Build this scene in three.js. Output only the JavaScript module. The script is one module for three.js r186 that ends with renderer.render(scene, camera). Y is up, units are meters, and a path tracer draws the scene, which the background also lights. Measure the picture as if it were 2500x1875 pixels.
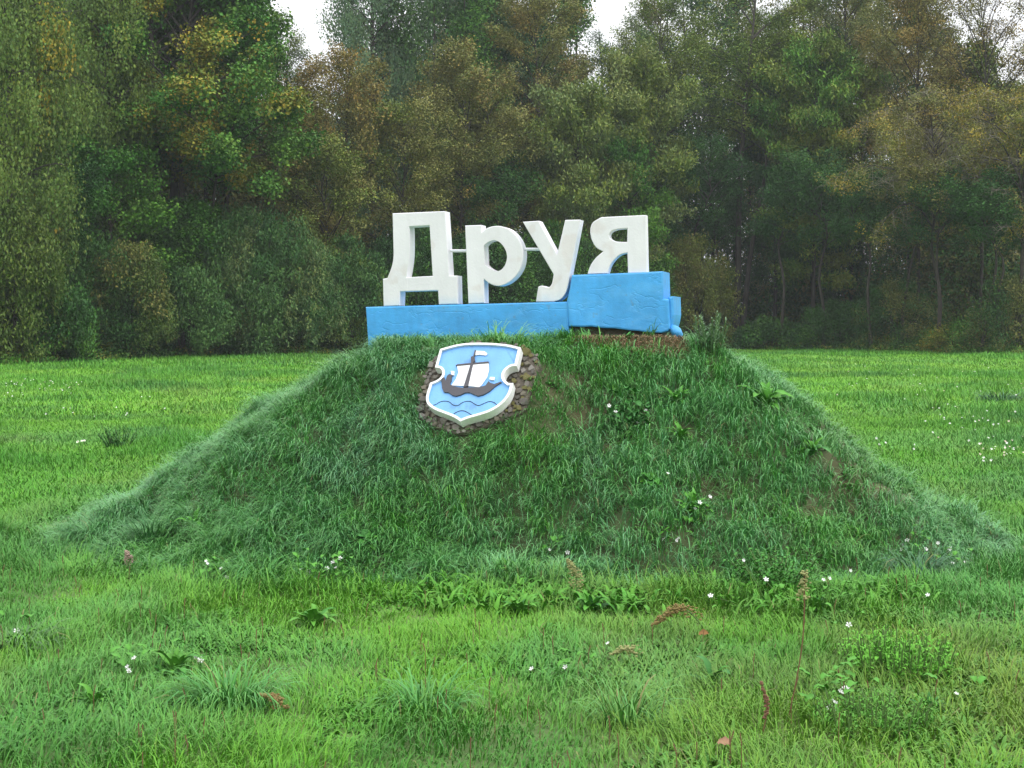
import * as THREE from 'three';
import { mergeGeometries } from 'three/addons/utils/BufferGeometryUtils.js';
import { ConvexGeometry } from 'three/addons/geometries/ConvexGeometry.js';

// ---------------------------------------------------------------- camera, sky, sun, exposure
const EYE = 1.77, CZ = 12.5;
const FOC = 937.5 / Math.tan(THREE.MathUtils.degToRad(15));          // focal length for a frame 1875 units high
const camera = new THREE.PerspectiveCamera(30, 4 / 3, 0.1, 3000);
camera.position.set(0, EYE, CZ);
camera.rotation.x = -Math.atan(152.5 / FOC);
camera.updateMatrixWorld(true);

const scene = new THREE.Scene();
const SUN = new THREE.Vector3(0.60, 0.70, 0.34).normalize();
function fract(x) { return x - Math.floor(x); }
function hash2(i, j) { return fract(Math.sin(i * 127.1 + j * 311.7) * 43758.5453); }
function noise2(x, y) {
  const i = Math.floor(x), j = Math.floor(y), u = x - i, v = y - j;
  const a = u * u * (3 - 2 * u), b = v * v * (3 - 2 * v);
  return (hash2(i, j) * (1 - a) + hash2(i + 1, j) * a) * (1 - b) + (hash2(i, j + 1) * (1 - a) + hash2(i + 1, j + 1) * a) * b;
}
function fbm(x, y, n = 3) { let s = 0, a = 0.5, t = 0; for (let k = 0; k < n; k++) { s += a * noise2(x, y); t += a; x = x * 2.03 + 17.3; y = y * 2.03 - 9.1; a *= 0.5; } return s / t; }
{
  const W = 256, H = 128, data = new Float32Array(W * H * 4);
  for (let j = 0; j < H; j++) for (let i = 0; i < W; i++) {
    const el = ((j + 0.5) / H - 0.5) * Math.PI, az = (i + 0.5) / W * 2 * Math.PI;
    const s = Math.max(0, Math.sin(el));
    const c = 0.95 + 0.1 * fbm(3 + 2.2 * Math.cos(az), 3 + 2.2 * Math.sin(az) + 2 * el, 3);
    const L = (el > 0 ? 0.98 * (1 + 1.7 * s) : 0.35) * c, k = (j * W + i) * 4;
    data[k] = L * 0.985; data[k + 1] = L * 1.0; data[k + 2] = L * 1.03; data[k + 3] = 1;
  }
  const t = new THREE.DataTexture(data, W, H, THREE.RGBAFormat, THREE.FloatType);
  t.mapping = THREE.EquirectangularReflectionMapping; t.magFilter = THREE.LinearFilter; t.minFilter = THREE.LinearFilter; t.wrapS = THREE.RepeatWrapping; t.needsUpdate = true;
  scene.background = t; scene.environment = t;
}
const sun = new THREE.DirectionalLight(new THREE.Color(1, 0.97, 0.92), 1.15);
sun.position.copy(SUN).multiplyScalar(60); sun.target.position.set(0, 0, 0);
sun.castShadow = true; sun.shadow.radius = 60;
Object.assign(sun.shadow.camera, { left: -70, right: 70, top: 60, bottom: -110, near: 1, far: 260 });
sun.shadow.mapSize.set(2048, 2048);
scene.add(sun, sun.target);
scene.fog = new THREE.FogExp2(new THREE.Color(0.86, 0.92, 0.97), 0.00042);

const renderer = new THREE.WebGLRenderer({ antialias: true });
renderer.setSize(1024, 768);
renderer.toneMapping = THREE.LinearToneMapping;
renderer.toneMappingExposure = 1.0;
renderer.shadowMap.enabled = true;

// ---------------------------------------------------------------- helpers
function rng(seed) { let a = seed >>> 0; return () => { a = (a + 0x6D2B79F5) | 0; let t = Math.imul(a ^ (a >>> 15), 1 | a); t = (t + Math.imul(t ^ (t >>> 7), 61 | t)) ^ t; return ((t ^ (t >>> 14)) >>> 0) / 4294967296; }; }
const lerp = (a, b, t) => a + (b - a) * t, clamp = (x, a = 0, b = 1) => Math.min(b, Math.max(a, x));
const smooth = (a, b, x) => { const t = clamp((x - a) / (b - a)); return t * t * (3 - 2 * t); };
function curve(tab, x) { if (x <= tab[0][0]) return tab[0][1]; for (let i = 1; i < tab.length; i++) if (x <= tab[i][0]) return lerp(tab[i - 1][1], tab[i][1], (x - tab[i - 1][0]) / (tab[i][0] - tab[i - 1][0])); return tab[tab.length - 1][1]; }
const V = (x, y, z) => new THREE.Vector3(x, y, z);
const used = {};
function numbered(name) { const n = used[name] = (used[name] ?? -1) + 1; return n ? `${name}_${String(n).padStart(3, '0')}` : name; }
function shade(o) { o.traverse(m => { if (m.isMesh) { m.castShadow = true; m.receiveShadow = true; } }); return o; }
function add(o, name, data) { o.name = numbered(name); Object.assign(o.userData, data); scene.add(o); return shade(o); }
function part(parent, name, geo, mat, label) { const m = new THREE.Mesh(geo, mat); m.name = name; if (label) m.userData.label = label; parent.add(m); return m; }
function mat(r, g, b, rough = 0.7, extra = {}) { const m = new THREE.MeshStandardMaterial({ roughness: rough, metalness: 0, ...extra }); m.color.setRGB(r, g, b); if (!('side' in extra)) m.side = THREE.DoubleSide; return m; }
// the line of sight through a point of the 2500 x 1875 photograph
function ray(px, py) { return V((px - 1250) / FOC, (937.5 - py) / FOC, -1).applyQuaternion(camera.quaternion).normalize(); }
function buildGeo(pos, idx, col, uv) {
  const g = new THREE.BufferGeometry();
  g.setAttribute('position', new THREE.Float32BufferAttribute(pos, 3));
  if (col) g.setAttribute('color', new THREE.Float32BufferAttribute(col, 3));
  if (uv) g.setAttribute('uv', new THREE.Float32BufferAttribute(uv, 2));
  g.setIndex(idx); g.computeVertexNormals(); return g;
}
function instanced(name, geo, material, mats, cols) {
  const m = new THREE.InstancedMesh(geo, material, mats.length), c = new THREE.Color();
  m.name = name;
  for (let i = 0; i < mats.length; i++) { m.setMatrixAt(i, mats[i]); m.setColorAt(i, c.setRGB(cols[i][0], cols[i][1], cols[i][2])); }
  m.instanceMatrix.needsUpdate = true; m.userData.kind = 'stuff'; return m;
}

// ---------------------------------------------------------------- terrain
const EMB_N = (() => { const p = 20 * Math.PI / 180, t = 48 * Math.PI / 180; return V(-Math.sin(p) * Math.sin(t), Math.cos(t), Math.cos(p) * Math.sin(t)); })();
const EMB_C = (() => { const d = ray(1146, 934); return d.multiplyScalar(11.2 / -d.z).add(camera.position); })();
function fieldY(x, z) { return 0.10 * (fbm(x * 0.25 + 40, z * 0.25 + 11, 2) - 0.5) + 0.35 * (fbm(x * 0.04 + 7, z * 0.04 + 3, 2) - 0.5) * smooth(6, 30, Math.hypot(x, z - 6)); }
const PROFILE = [[0, 1], [0.07, 0.925], [0.18, 0.82], [0.3, 0.70], [0.42, 0.545], [0.56, 0.355], [0.67, 0.215], [0.79, 0.085], [0.88, 0.01], [1, -0.04], [1.3, -0.2]];
const X0 = -1.12, X1 = 1.66, Z0 = -0.9, Z1 = 0.42;
function moundT(x, z) {
  const tx = x < X0 ? (X0 - x) / 2.85 : x > X1 ? (x - X1) / 2.5 : 0;
  const tz = z > Z1 ? (z - Z1) / 2.6 : z < Z0 ? (Z0 - z) / 2.8 : 0;
  return Math.hypot(tx, tz) * (1 + 0.16 * (fbm(x * 0.7 + 5, z * 0.7 + 9, 2) - 0.5));
}
function moundY(x, z) {
  const t = moundT(x, z);
  let y = 1.56 * curve(PROFILE, t);
  const e = smooth(0, 0.15, t) * (1 - smooth(0.9, 1.2, t));
  y += (fbm(x * 2.1 + 3, z * 2.1 + 8, 3) - 0.5) * 0.26 * (0.2 + e);
  y += 0.085 * (1 - smooth(0.25, 0.75, Math.hypot((x - 1.0) * 0.75, (z - 0.42) * 1.5))); // earth heaped against the raised block
  // the bed cut for the emblem
  const py = EMB_C.y - (EMB_N.x * (x - EMB_C.x) + EMB_N.z * (z - EMB_C.z)) / EMB_N.y - 0.20;
  const e2 = Math.hypot((x - EMB_C.x - 0.04) * 0.85, z - EMB_C.z + 0.02);
  y = lerp(y, Math.max(y, py), 1 - smooth(0.3, 0.85, e2)); return lerp(y, py, 1 - smooth(0.36, 0.5, e2));
}
function groundY(x, z) { return Math.max(fieldY(x, z), moundY(x, z)); }
function normalAt(f, x, z) { const e = 0.06; return V(f(x - e, z) - f(x + e, z), 2 * e, f(x, z - e) - f(x, z + e)).normalize(); }
function hit(px, py) {
  const d = ray(px, py), p = V(0, 0, 0);
  for (let s = 4; s < 160; s += s < 20 ? 0.02 : 0.15) { p.copy(d).multiplyScalar(s).add(camera.position); if (p.y < groundY(p.x, p.z)) return p; }
  return p;
}
// distance from the camera at which the meadow ends and the wood begins
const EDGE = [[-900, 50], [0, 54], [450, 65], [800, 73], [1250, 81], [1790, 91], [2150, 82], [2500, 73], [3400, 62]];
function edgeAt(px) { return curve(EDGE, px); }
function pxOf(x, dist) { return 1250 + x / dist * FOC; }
const G = {
  lush: [0.090, 0.300, 0.020], yellow: [0.142, 0.325, 0.024], blue: [0.082, 0.255, 0.075], straw: [0.20, 0.25, 0.06], red: [0.170, 0.235, 0.03], deep: [0.052, 0.195, 0.024],
};
function mixc(a, b, t) { return [lerp(a[0], b[0], t), lerp(a[1], b[1], t), lerp(a[2], b[2], t)]; }
function fieldColor(x, z, r) {
  const d = CZ - z;
  let c = mixc(G.lush, G.yellow, smooth(0.46, 0.68, fbm(x * 0.22 + 31, z * 0.13 + 4, 3)) * 0.5);
  c = mixc(c, G.blue, smooth(0.52, 0.68, fbm(x * 0.5 + 3, z * 0.35 + 77, 3)) * 0.5);
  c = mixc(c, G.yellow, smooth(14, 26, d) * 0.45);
  c = mixc(c, G.deep, smooth(0.58, 0.7, fbm(x * 0.9 + 13, z * 0.6 + 21, 3)) * 0.7);
  const rr = smooth(1.35, 2.4, x + 0.25 * (fbm(x * 2, z * 2) - 0.5)) * smooth(3.6, 5.0, z) * 0.4;
  c = mixc(c, G.red, rr);
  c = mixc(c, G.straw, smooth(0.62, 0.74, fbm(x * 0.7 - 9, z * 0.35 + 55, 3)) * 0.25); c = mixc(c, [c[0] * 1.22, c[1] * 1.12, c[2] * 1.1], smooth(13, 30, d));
  const t = moundT(x, z); if (t < 1.35) c = mixc(c, G.blue, 0.35 * (1 - smooth(1.0, 1.35, t)) * smooth(-0.5, 0.6, Math.abs(x) - 1.2));
  const k = 0.8 + 0.4 * r;
  return [c[0] * k, c[1] * k, c[2] * k];
}
function soil(x, z) { const n = fbm(x * 3, z * 3, 3); return [0.055 + 0.05 * n, 0.06 + 0.05 * n, 0.025 + 0.015 * n]; }
{
  // the ground: one sheet, fine near the camera and coarse towards the horizon
  const xs = [], zs = [];
  const axis = (a, b, fine, k) => { const r = [0]; let s = fine; while (r[r.length - 1] < b) { r.push(r[r.length - 1] + s); s *= k; } return r; };
  const ax = axis(0, 1500, 0.25, 1.045); for (let i = ax.length - 1; i > 0; i--) xs.push(-ax[i]); xs.push(...ax);
  const az = axis(0, 1500, 0.25, 1.035); for (let i = az.length - 1; i > 0; i--) zs.push(4 - az[i]); zs.push(...axis(0, 700, 0.4, 1.12).map(v => v + 4));
  const pos = [], col = [], idx = [], nx = xs.length;
  for (const z of zs) for (const x of xs) {
    pos.push(x, fieldY(x, z) - 0.01, z);
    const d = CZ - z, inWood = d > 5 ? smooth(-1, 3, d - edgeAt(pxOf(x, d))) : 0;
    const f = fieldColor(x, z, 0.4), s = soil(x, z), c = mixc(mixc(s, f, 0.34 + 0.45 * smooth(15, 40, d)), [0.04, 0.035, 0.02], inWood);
    col.push(...c);
  }
  for (let j = 0; j + 1 < zs.length; j++) for (let i = 0; i + 1 < nx; i++) { const a = j * nx + i; idx.push(a, a + nx, a + 1, a + 1, a + nx, a + nx + 1); }
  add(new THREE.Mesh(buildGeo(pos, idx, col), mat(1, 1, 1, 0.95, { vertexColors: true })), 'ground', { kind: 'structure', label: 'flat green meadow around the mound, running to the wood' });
}
function bareness(x, z) { // where soil shows between the blades of the mound
  const t = moundT(x, z); let b = smooth(0.58, 0.75, fbm(x * 1.5 + 60, z * 1.5 + 14, 3)) * smooth(-0.3, 0.6, x) * 0.4;
  for (const [cx, cz, r] of BARE) b = Math.max(b, 0.85 - 0.85 * smooth(r * 0.2, r, Math.hypot(x - cx, (z - cz) * 0.8)));
  return b * (1 - smooth(0.7, 0.9, t));
}
const BARE = [[1345, 1075, .07], [1800, 1110, .14], [1835, 1040, .12], [1720, 1180, .10], [1480, 1085, .09]].map(([a, b, r]) => { const p = hit(a, b); return [p.x, p.z, r]; });
{
  const pos = [], col = [], idx = [], N = 130, M = 110, xa = -5, xb = 5.2, za = -4.6, zb = 4.2;
  for (let j = 0; j <= M; j++) for (let i = 0; i <= N; i++) {
    const x = lerp(xa, xb, i / N), z = lerp(za, zb, j / M), y = moundY(x, z);
    pos.push(x, Math.min(y, 3), z);
    const s = soil(x, z), b = bareness(x, z);
    col.push(...mixc(mixc(s, [0.045, 0.09, 0.03], 0.5), [0.075 + 0.04 * hash2(i, j), 0.062, 0.034], b));
  }
  for (let j = 0; j < M; j++) for (let i = 0; i < N; i++) { const a = j * (N + 1) + i; idx.push(a, a + N + 1, a + 1, a + 1, a + N + 1, a + N + 2); }
  add(new THREE.Mesh(buildGeo(pos, idx, col), mat(1, 1, 1, 0.95, { vertexColors: true })), 'mound', { kind: 'structure', label: 'round earth mound carrying the blue and white sign' });
}

// ---------------------------------------------------------------- painted concrete textures
function bumpTexture(seed, size, f) {
  const d = new Uint8Array(size * size * 4);
  for (let j = 0; j < size; j++) for (let i = 0; i < size; i++) { const v = clamp(f(i / size, j / size)) * 255, k = (j * size + i) * 4; d[k] = d[k + 1] = d[k + 2] = v; d[k + 3] = 255; }
  const t = new THREE.DataTexture(d, size, size); t.wrapS = t.wrapT = THREE.RepeatWrapping; t.magFilter = THREE.LinearFilter; t.minFilter = THREE.LinearFilter; t.needsUpdate = true; return t;
}
function tintTexture(size, f) {
  const d = new Uint8Array(size * size * 4);
  for (let j = 0; j < size; j++) for (let i = 0; i < size; i++) { const c = f(i / size, j / size), k = (j * size + i) * 4; for (let q = 0; q < 3; q++) d[k + q] = 255 * Math.pow(clamp(c[q]), 1 / 2.2); d[k + 3] = 255; }
  const t = new THREE.DataTexture(d, size, size); t.colorSpace = THREE.SRGBColorSpace; t.wrapS = t.wrapT = THREE.MirroredRepeatWrapping; t.magFilter = THREE.LinearFilter; t.minFilter = THREE.LinearFilter; t.needsUpdate = true; return t;
}
const ridge = (x, y, n) => 1 - Math.abs(2 * fbm(x, y, n) - 1);
const bumpPlaster = bumpTexture(1, 1024, (u, v) => 0.5 + 0.3 * (fbm(u * 16, v * 22, 4) - 0.5) + 0.2 * (fbm(u * 120, v * 120, 2) - 0.5) - 0.55 * Math.pow(ridge(u * 6 + 1, v * 11 + 3, 4), 26) * smooth(0.45, 0.62, fbm(u * 4 + 60, v * 5, 2)));
const bumpFine = bumpTexture(2, 512, (u, v) => 0.5 + 0.6 * (fbm(u * 9, v * 9, 3) - 0.5) + 0.25 * (fbm(u * 70, v * 70, 2) - 0.5));
const tintAzure = tintTexture(256, (u, v) => { const k = 0.92 + 0.3 * (fbm(u * 9, v * 6, 4) - 0.5) - 0.2 * smooth(0.6, 0.8, fbm(u * 14, v * 9 + 4, 3)); return [0.17 * k, 0.42 * k, 0.80 * k]; });
const tintBlue = tintTexture(1024, (u0, v) => { const u = u0 * 5 / 3; // metres / 2 in the face of the sign
  const n = fbm(u * 7, v * 12, 4), m = fbm(u * 60 + 4, v * 60, 2), w = Math.pow(ridge(u * 4 + 7, v * 9 + 2, 4), 12) * 0.35, drip = Math.pow(fbm(u * 46 + 5, v * 3 + 1, 3), 2), k = 0.86 + 0.30 * (n - 0.5) + 0.12 * (m - 0.5) - 0.16 * drip + 0.05;
  let c = [0.066 * k + 0.08 * w, 0.43 * k + 0.1 * w, 0.90 * k + 0.06 * w];
  const y = (v - 0.5) * 2, peel = smooth(-0.285, -0.345, y + 0.09 * (fbm(u * 18, v * 26, 3) - 0.5)) * smooth(0.4, 0.5, fbm(u * 9 + 3, v * 16, 3));
  c = mixc(c, [0.36, 0.40, 0.40], peel); const spot = smooth(0.77, 0.85, fbm(u * 38 + 11, v * 38 + 5, 3)); return mixc(c, [0.16, 0.22, 0.26], 0.3 * spot);
});
const tintWhite = tintTexture(1024, (u0, v) => { const u = u0 * 5 / 3, n = fbm(u * 8 + 3, v * 8, 4), s = Math.pow(fbm(u * 40, v * 5 + 9, 3), 2), st = smooth(0.64, 0.8, fbm(u * 12 + 30, v * 12 + 2, 3)), k = 0.82 + 0.10 * (n - 0.5) - 0.06 * s, y = (v - 0.5) * 2, smear = 0.32 * smooth(0.13, -0.01, y + 0.10 * (fbm(u * 22, v * 14, 3) - 0.5)); return mixc([k * (0.99 - 0.06 * st), k * (0.98 - 0.09 * st), k * (1.02 - 0.12 * st)], [0.30, 0.58, 0.86], smear); });
const M = {
  blue: mat(1, 1, 1, 0.5, { map: tintBlue, bumpMap: bumpPlaster, bumpScale: 0.004 }),
  white: mat(1, 1, 1, 0.55, { map: tintWhite, bumpMap: bumpFine, bumpScale: 0.003 }),
  concrete: mat(0.115, 0.098, 0.075, 0.9, { bumpMap: bumpPlaster, bumpScale: 0.02 }),
  rim: mat(0.80, 0.81, 0.80, 0.5, { bumpMap: bumpFine, bumpScale: 0.003 }),
  azure: mat(1, 1, 1, 0.55, { map: tintAzure, bumpMap: bumpFine, bumpScale: 0.003 }),
  grey: mat(0.058, 0.055, 0.064, 0.6, { bumpMap: bumpFine, bumpScale: 0.004 }),
  sail: mat(0.80, 0.81, 0.82, 0.5),
  wave: mat(0.03, 0.06, 0.09, 0.6),
};
for (const t of [tintBlue, tintWhite]) { t.repeat.set(0.3, 0.5); t.offset.set(0.5, 0.5); }

// ---------------------------------------------------------------- the sign
const sign = new THREE.Group();
{
  const yaw = THREE.MathUtils.degToRad(14);
  const d = ray(1262, 745); sign.position.copy(d.multiplyScalar(12.5 / -d.z).add(camera.position));
  sign.rotation.order = 'YXZ'; sign.rotation.set(0, -yaw, 0.023);
  sign.updateMatrixWorld(true);
  const inv = sign.matrixWorld.clone().invert();
  const onSign = (px, py, dz = 0) => { // where the line of sight meets the face of the sign, in the sign's own metres
    const o = camera.position.clone().applyMatrix4(inv), r = ray(px, py).transformDirection(inv);
    const t = (dz - o.z) / r.z; return new THREE.Vector2(o.x + r.x * t, o.y + r.y * t);
  };
  const A = (x, y, dz) => onSign(860 + x / 2.633, 480 + y / 2.633, dz), B = (x, y, dz) => onSign(900 + x / 5.53, 500 + y / 5.53, dz);
  // «~» starts a smooth run of points
  function path(cls, f, pts, dz) {
    const p = new cls(); let run = null; const at = ([x, y]) => f(x, y, dz);
    pts.forEach((q, i) => {
      if (q === '~') { if (run) { p.splineThru(run); run = null; } else run = []; return; }
      const v = at(q);
      if (run) run.push(v); else if (i === 0) p.moveTo(v.x, v.y); else p.lineTo(v.x, v.y);
    });
    return p;
  }
  function solid(outline, holes, depth, f, dz = 0, bevel = 0.007) {
    const s = path(THREE.Shape, f, outline, dz); for (const h of holes) s.holes.push(path(THREE.Path, f, h, dz));
    const g = new THREE.ExtrudeGeometry(s, { depth: depth - 2 * bevel, bevelEnabled: true, bevelThickness: bevel, bevelSize: bevel, bevelOffset: -bevel, bevelSegments: 2, curveSegments: 10 });
    g.translate(0, 0, dz - depth + bevel); return g;
  }
  const T = 0.16, DZ = -0.012;
  part(sign, 'letter', solid(
    [[190, 1000], [250, 990], '~', [285, 905], [318, 800], [333, 680], [331, 550], '~', [320, 115], [1030, 85], [1088, 957], [1196, 955], [1204, 1338], [945, 1345], [935, 1157], [425, 1172], [416, 1360], [200, 1368]],
    [[[548, 295], '~', [552, 450], [552, 620], [540, 780], [508, 980], '~', [862, 960], [820, 280]]], T, B, DZ), M.white, 'white block letter Д, tallest of the four letters');
  part(sign, 'letter', solid(
    [[1300, 280], [1520, 272], [1523, 372], '~', [1590, 318], [1690, 288], [1800, 292], [1920, 345], [2020, 455], [2075, 590], [2082, 730], [2050, 860], [1975, 975], [1870, 1060], [1755, 1097], [1650, 1072], [1555, 1006], '~', [1561, 1325], [1345, 1332]],
    [[[1545, 545], '~', [1610, 490], [1700, 467], [1785, 505], [1850, 590], [1878, 690], [1862, 790], [1815, 868], [1750, 906], [1680, 896], [1610, 860], [1556, 810], '~']], T, B, DZ), M.white, 'white block letter р beside the letter Д');
  part(sign, 'letter', solid(
    [[1095, 162], [1198, 155], [1316, 372], [1368, 150], [1466, 148], [1402, 480], '~', [1388, 568], [1368, 625], [1338, 660], [1295, 675], '~', [1180, 676], [1195, 580], '~', [1215, 572], [1236, 578], [1262, 582], [1282, 560], [1294, 500], '~', [1250, 425]],
    [], T, A, DZ), M.white, 'white block letter У leaning on the raised blue block');
  part(sign, 'letter', solid(
    [[1888, 118], [1896, 490], [1772, 492], [1768, 362], '~', [1722, 374], [1682, 408], [1656, 448], [1643, 494], '~', [1512, 496], '~', [1532, 440], [1566, 393], [1611, 353], '~', '~', [1566, 325], [1538, 275], [1529, 218], [1545, 168], [1600, 132], '~'],
    [[[1768, 205], '~', [1710, 209], [1668, 223], [1652, 248], [1664, 274], [1705, 289], [1766, 291], '~']], 0.11, A, DZ), M.white, 'white block letter я standing on the raised blue block');
  const rod = (a, b) => { const p = A(...a), q = A(...b), c = new THREE.LineCurve3(V(p.x, p.y, -0.07), V(q.x, q.y, -0.07)); part(sign, 'connecting_rod', new THREE.TubeGeometry(c, 1, 0.014, 10), M.white); };
  rod([618, 346], [742, 346]); rod([1098, 336], [1210, 336]);
  // the plinths, with an uneven hand-plastered face
  function rough(g, amp, seed) {
    const p = g.attributes.position, v = V(0, 0, 0); g.computeVertexNormals();
    for (let i = 0; i < p.count; i++) { v.fromBufferAttribute(p, i); const n = fbm(v.x * 6 + seed, v.y * 6 + v.z * 5, 3) - 0.5; p.setXYZ(i, v.x + amp * 0.4 * n, v.y + amp * 0.35 * (fbm(v.x * 7 + 9, v.z * 7 + seed, 2) - 0.5), v.z + amp * n); }
    g.computeVertexNormals(); return g;
  }
  part(sign, 'low_plinth', solid([[85, 710], [400, 701], [900, 688], [1392, 675], [1392, 985], [104, 985]], [], 0.42, A, 0, 0.012), M.blue, 'long low blue concrete plinth under the first three letters');
  part(sign, 'raised_block', solid(
    [[1410, 504], [1600, 497], [1800, 489], [1996, 480], [2001, 655], [2034, 662], [2038, 760], [2042, 848], [2026, 866], [1985, 877], [1900, 873], [1835, 864], [1780, 860], [1690, 848], [1610, 846], [1540, 836], [1470, 838], [1392, 834], [1386, 760], [1378, 672], [1398, 585]],
    [], 0.44, A, 0.012, 0.014), M.blue, 'raised blue concrete block carrying the letter я');
  {
    const b = solid([[2030, 645], [2064, 640], [2068, 760], '~', [2060, 805], [2048, 845], [2036, 860], '~', [2026, 840]], [], 0.50, A, -0.02, 0.02);
    part(sign, 'end_pier', b, M.blue, 'blue pier at the right end of the sign');
    const s = new THREE.SphereGeometry(0.055, 20, 14); s.scale(0.75, 1.25, 1.1); s.rotateZ(0.75);
    const p = A(2080, 868, -0.03), q = s.attributes.position;
    for (let i = 0; i < q.count; i++) { const k = 1 + 0.25 * (fbm(q.getX(i) * 30 + 5, q.getY(i) * 30 + q.getZ(i) * 20, 2) - 0.5); q.setXYZ(i, q.getX(i) * k, q.getY(i) * k, q.getZ(i) * k); }
    s.computeVertexNormals(); s.translate(p.x, p.y, -0.05);
    part(sign, 'mortar_lump', s, M.blue, 'drooping blue lump of mortar at the lower right corner');
    // bare footing under the raised block, where the paint ends
    part(sign, 'footing', solid([[1405, 822], [1560, 826], [1760, 842], [1960, 862], [1995, 858], [1985, 960], [1405, 960]], [], 0.30, A, -0.10, 0.01), M.concrete, 'unpainted brown concrete footing under the raised block');
  }
  add(sign, 'town_sign', { label: 'white concrete letters Друя on a blue plinth on top of the mound', category: 'town sign' });
}

// ---------------------------------------------------------------- the coat of arms on its bed of stones
const arms = new THREE.Group();
const armsInside = []; // outline of the stone bed on the ground, to keep the grass off it
{
  const up = V(0, 1, 0), zAx = EMB_N.clone(), xAx = up.clone().cross(zAx).normalize(), yAx = zAx.clone().cross(xAx);
  arms.quaternion.setFromRotationMatrix(new THREE.Matrix4().makeBasis(xAx, yAx, zAx)); arms.position.copy(EMB_C); arms.updateMatrixWorld(true);
  const inv = arms.matrixWorld.clone().invert();
  const E = (x, y, dz = 0) => { const o = camera.position.clone().applyMatrix4(inv), r = ray(980 + x / 5.53, 800 + y / 5.53).transformDirection(inv), t = (dz - o.z) / r.z; return new THREE.Vector2(o.x + r.x * t, o.y + r.y * t); };
  const poly = (pts, dz) => pts.map(([x, y]) => E(x, y, dz));
  function smoothLoop(pts, corners) { // pts already in metres; corners: indices that stay sharp
    const out = [], n = pts.length;
    const order = corners.length ? corners : [0];
    for (let c = 0; c < order.length; c++) {
      const a = order[c], b = order[(c + 1) % order.length], run = [];
      for (let i = a; ; i = (i + 1) % n) { run.push(pts[i]); if (i === b && run.length > 1) break; }
      const sp = new THREE.SplineCurve(run), k = Math.max(7, (run.length - 1) * 5);
      for (let i = 0; i < k; i++) out.push(run.length === 2 ? run[0].clone().lerp(run[1], i / k) : sp.getPoint(i / k));
    }
    return out;
  }
  function inset(pts, d) {
    const area = THREE.ShapeUtils.area(pts), s = area > 0 ? 1 : -1;
    const out = pts.map((p, i) => {
      const a = p.clone().sub(pts[(i + pts.length - 1) % pts.length]).normalize(), b = pts[(i + 1) % pts.length].clone().sub(p).normalize(), n = new THREE.Vector2(-a.y - b.y, a.x + b.x).normalize(), c = Math.max(0.5, n.dot(new THREE.Vector2(-a.y, a.x)));
      return p.clone().addScaledVector(n, s * d / c);
    });
    return out.filter((p, i) => d <= 0 || pts.every(q => q.distanceTo(p) > d * 0.93));
  }
  const ext = (pts, depth, z, holes = [], bevel = 0.004) => { const s = new THREE.Shape(pts); for (const h of holes) s.holes.push(new THREE.Path(h)); const g = new THREE.ExtrudeGeometry(s, { depth: depth - 2 * bevel, bevelEnabled: bevel > 0, bevelThickness: bevel, bevelSize: bevel, bevelOffset: -bevel, bevelSegments: 2 }); g.translate(0, 0, z + bevel); return g; };
  const rimPx = [[520, 285], [800, 215], [1090, 200], [1400, 220], [1612, 266], [1555, 512], [1480, 522], [1412, 570], [1380, 640], [1400, 702], [1448, 746], [1508, 742], [1478, 860], [1420, 960], [1320, 1056], [1195, 1130], [1050, 1180], [900, 1222], [795, 1265], [700, 1205], [560, 1150], [435, 1098], [352, 1030], [330, 955], [342, 875], [386, 740], [470, 708], [530, 660], [552, 600], [520, 548], [450, 535]];
  const rim = smoothLoop(poly(rimPx, 0), [0, 4, 5, 10, 11, 18, 25, 30]);
  const inner = inset(rim, 0.017);
  const H = 0.078;
  const shield = new THREE.Group(); shield.name = 'shield'; arms.add(shield);
  part(shield, 'shield_rim', ext(rim, H, -H, [inner], 0.004), M.rim, 'raised white rim of the shield');
  part(shield, 'shield_field', ext(inset(rim, 0.015), H - 0.02, -H, [], 0), M.azure, 'light blue field of the shield');
  const F0 = -0.0195;
  const relief = (name, pts, m, z, depth, label) => part(shield, name, ext(poly(pts, F0), depth, z, [], 0.0015), m, label);
  const hull = [[545, 722], [555, 692], [586, 682], [602, 728], [622, 660], [650, 636], [690, 650], [681, 720], [660, 772], [700, 800], [780, 816], [850, 822], [960, 818], [1062, 816], [1140, 790], [1182, 730], [1202, 756], [1258, 770], [1350, 738], [1358, 748], [1272, 802], [1192, 872], [1112, 916], [1040, 935], [982, 912], [922, 886], [862, 890], [802, 920], [742, 936], [690, 922], [640, 886], [580, 882], [555, 832]];
  relief('ship_hull', hull, M.grey, F0 + 0.0005, 0.012, 'dark grey hull of the ship');
  relief('sail', [[756, 528], [1180, 490], [1186, 575], [1162, 670], [1085, 785], [1048, 812], [950, 800], [860, 795], [680, 788], [738, 705], [772, 615]], M.sail, F0 + 0.0006, 0.009, 'white sail of the ship');
  relief('mast', [[1000, 312], [1012, 320], [990, 408], [1000, 462], [978, 484], [905, 808], [845, 818], [948, 484], [944, 410], [978, 398]], M.grey, F0 + 0.0012, 0.016, 'dark grey mast of the ship');
  relief('yard', [[738, 522], [762, 506], [1182, 469], [1184, 491], [762, 528]], M.grey, F0 + 0.0009, 0.013);
  relief('flag', [[1010, 320], [1122, 326], [1150, 345], [1166, 362], [1140, 384], [1062, 372], [1000, 380]], M.sail, F0 + 0.0007, 0.009, 'white flag at the top of the mast');
  relief('pennant', [[672, 598], [720, 602], [716, 658], [682, 648]], M.sail, F0 + 0.0007, 0.014);
  relief('pennant', [[1202, 680], [1266, 682], [1256, 722], [1196, 714]], M.sail, F0 + 0.0007, 0.014);
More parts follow.
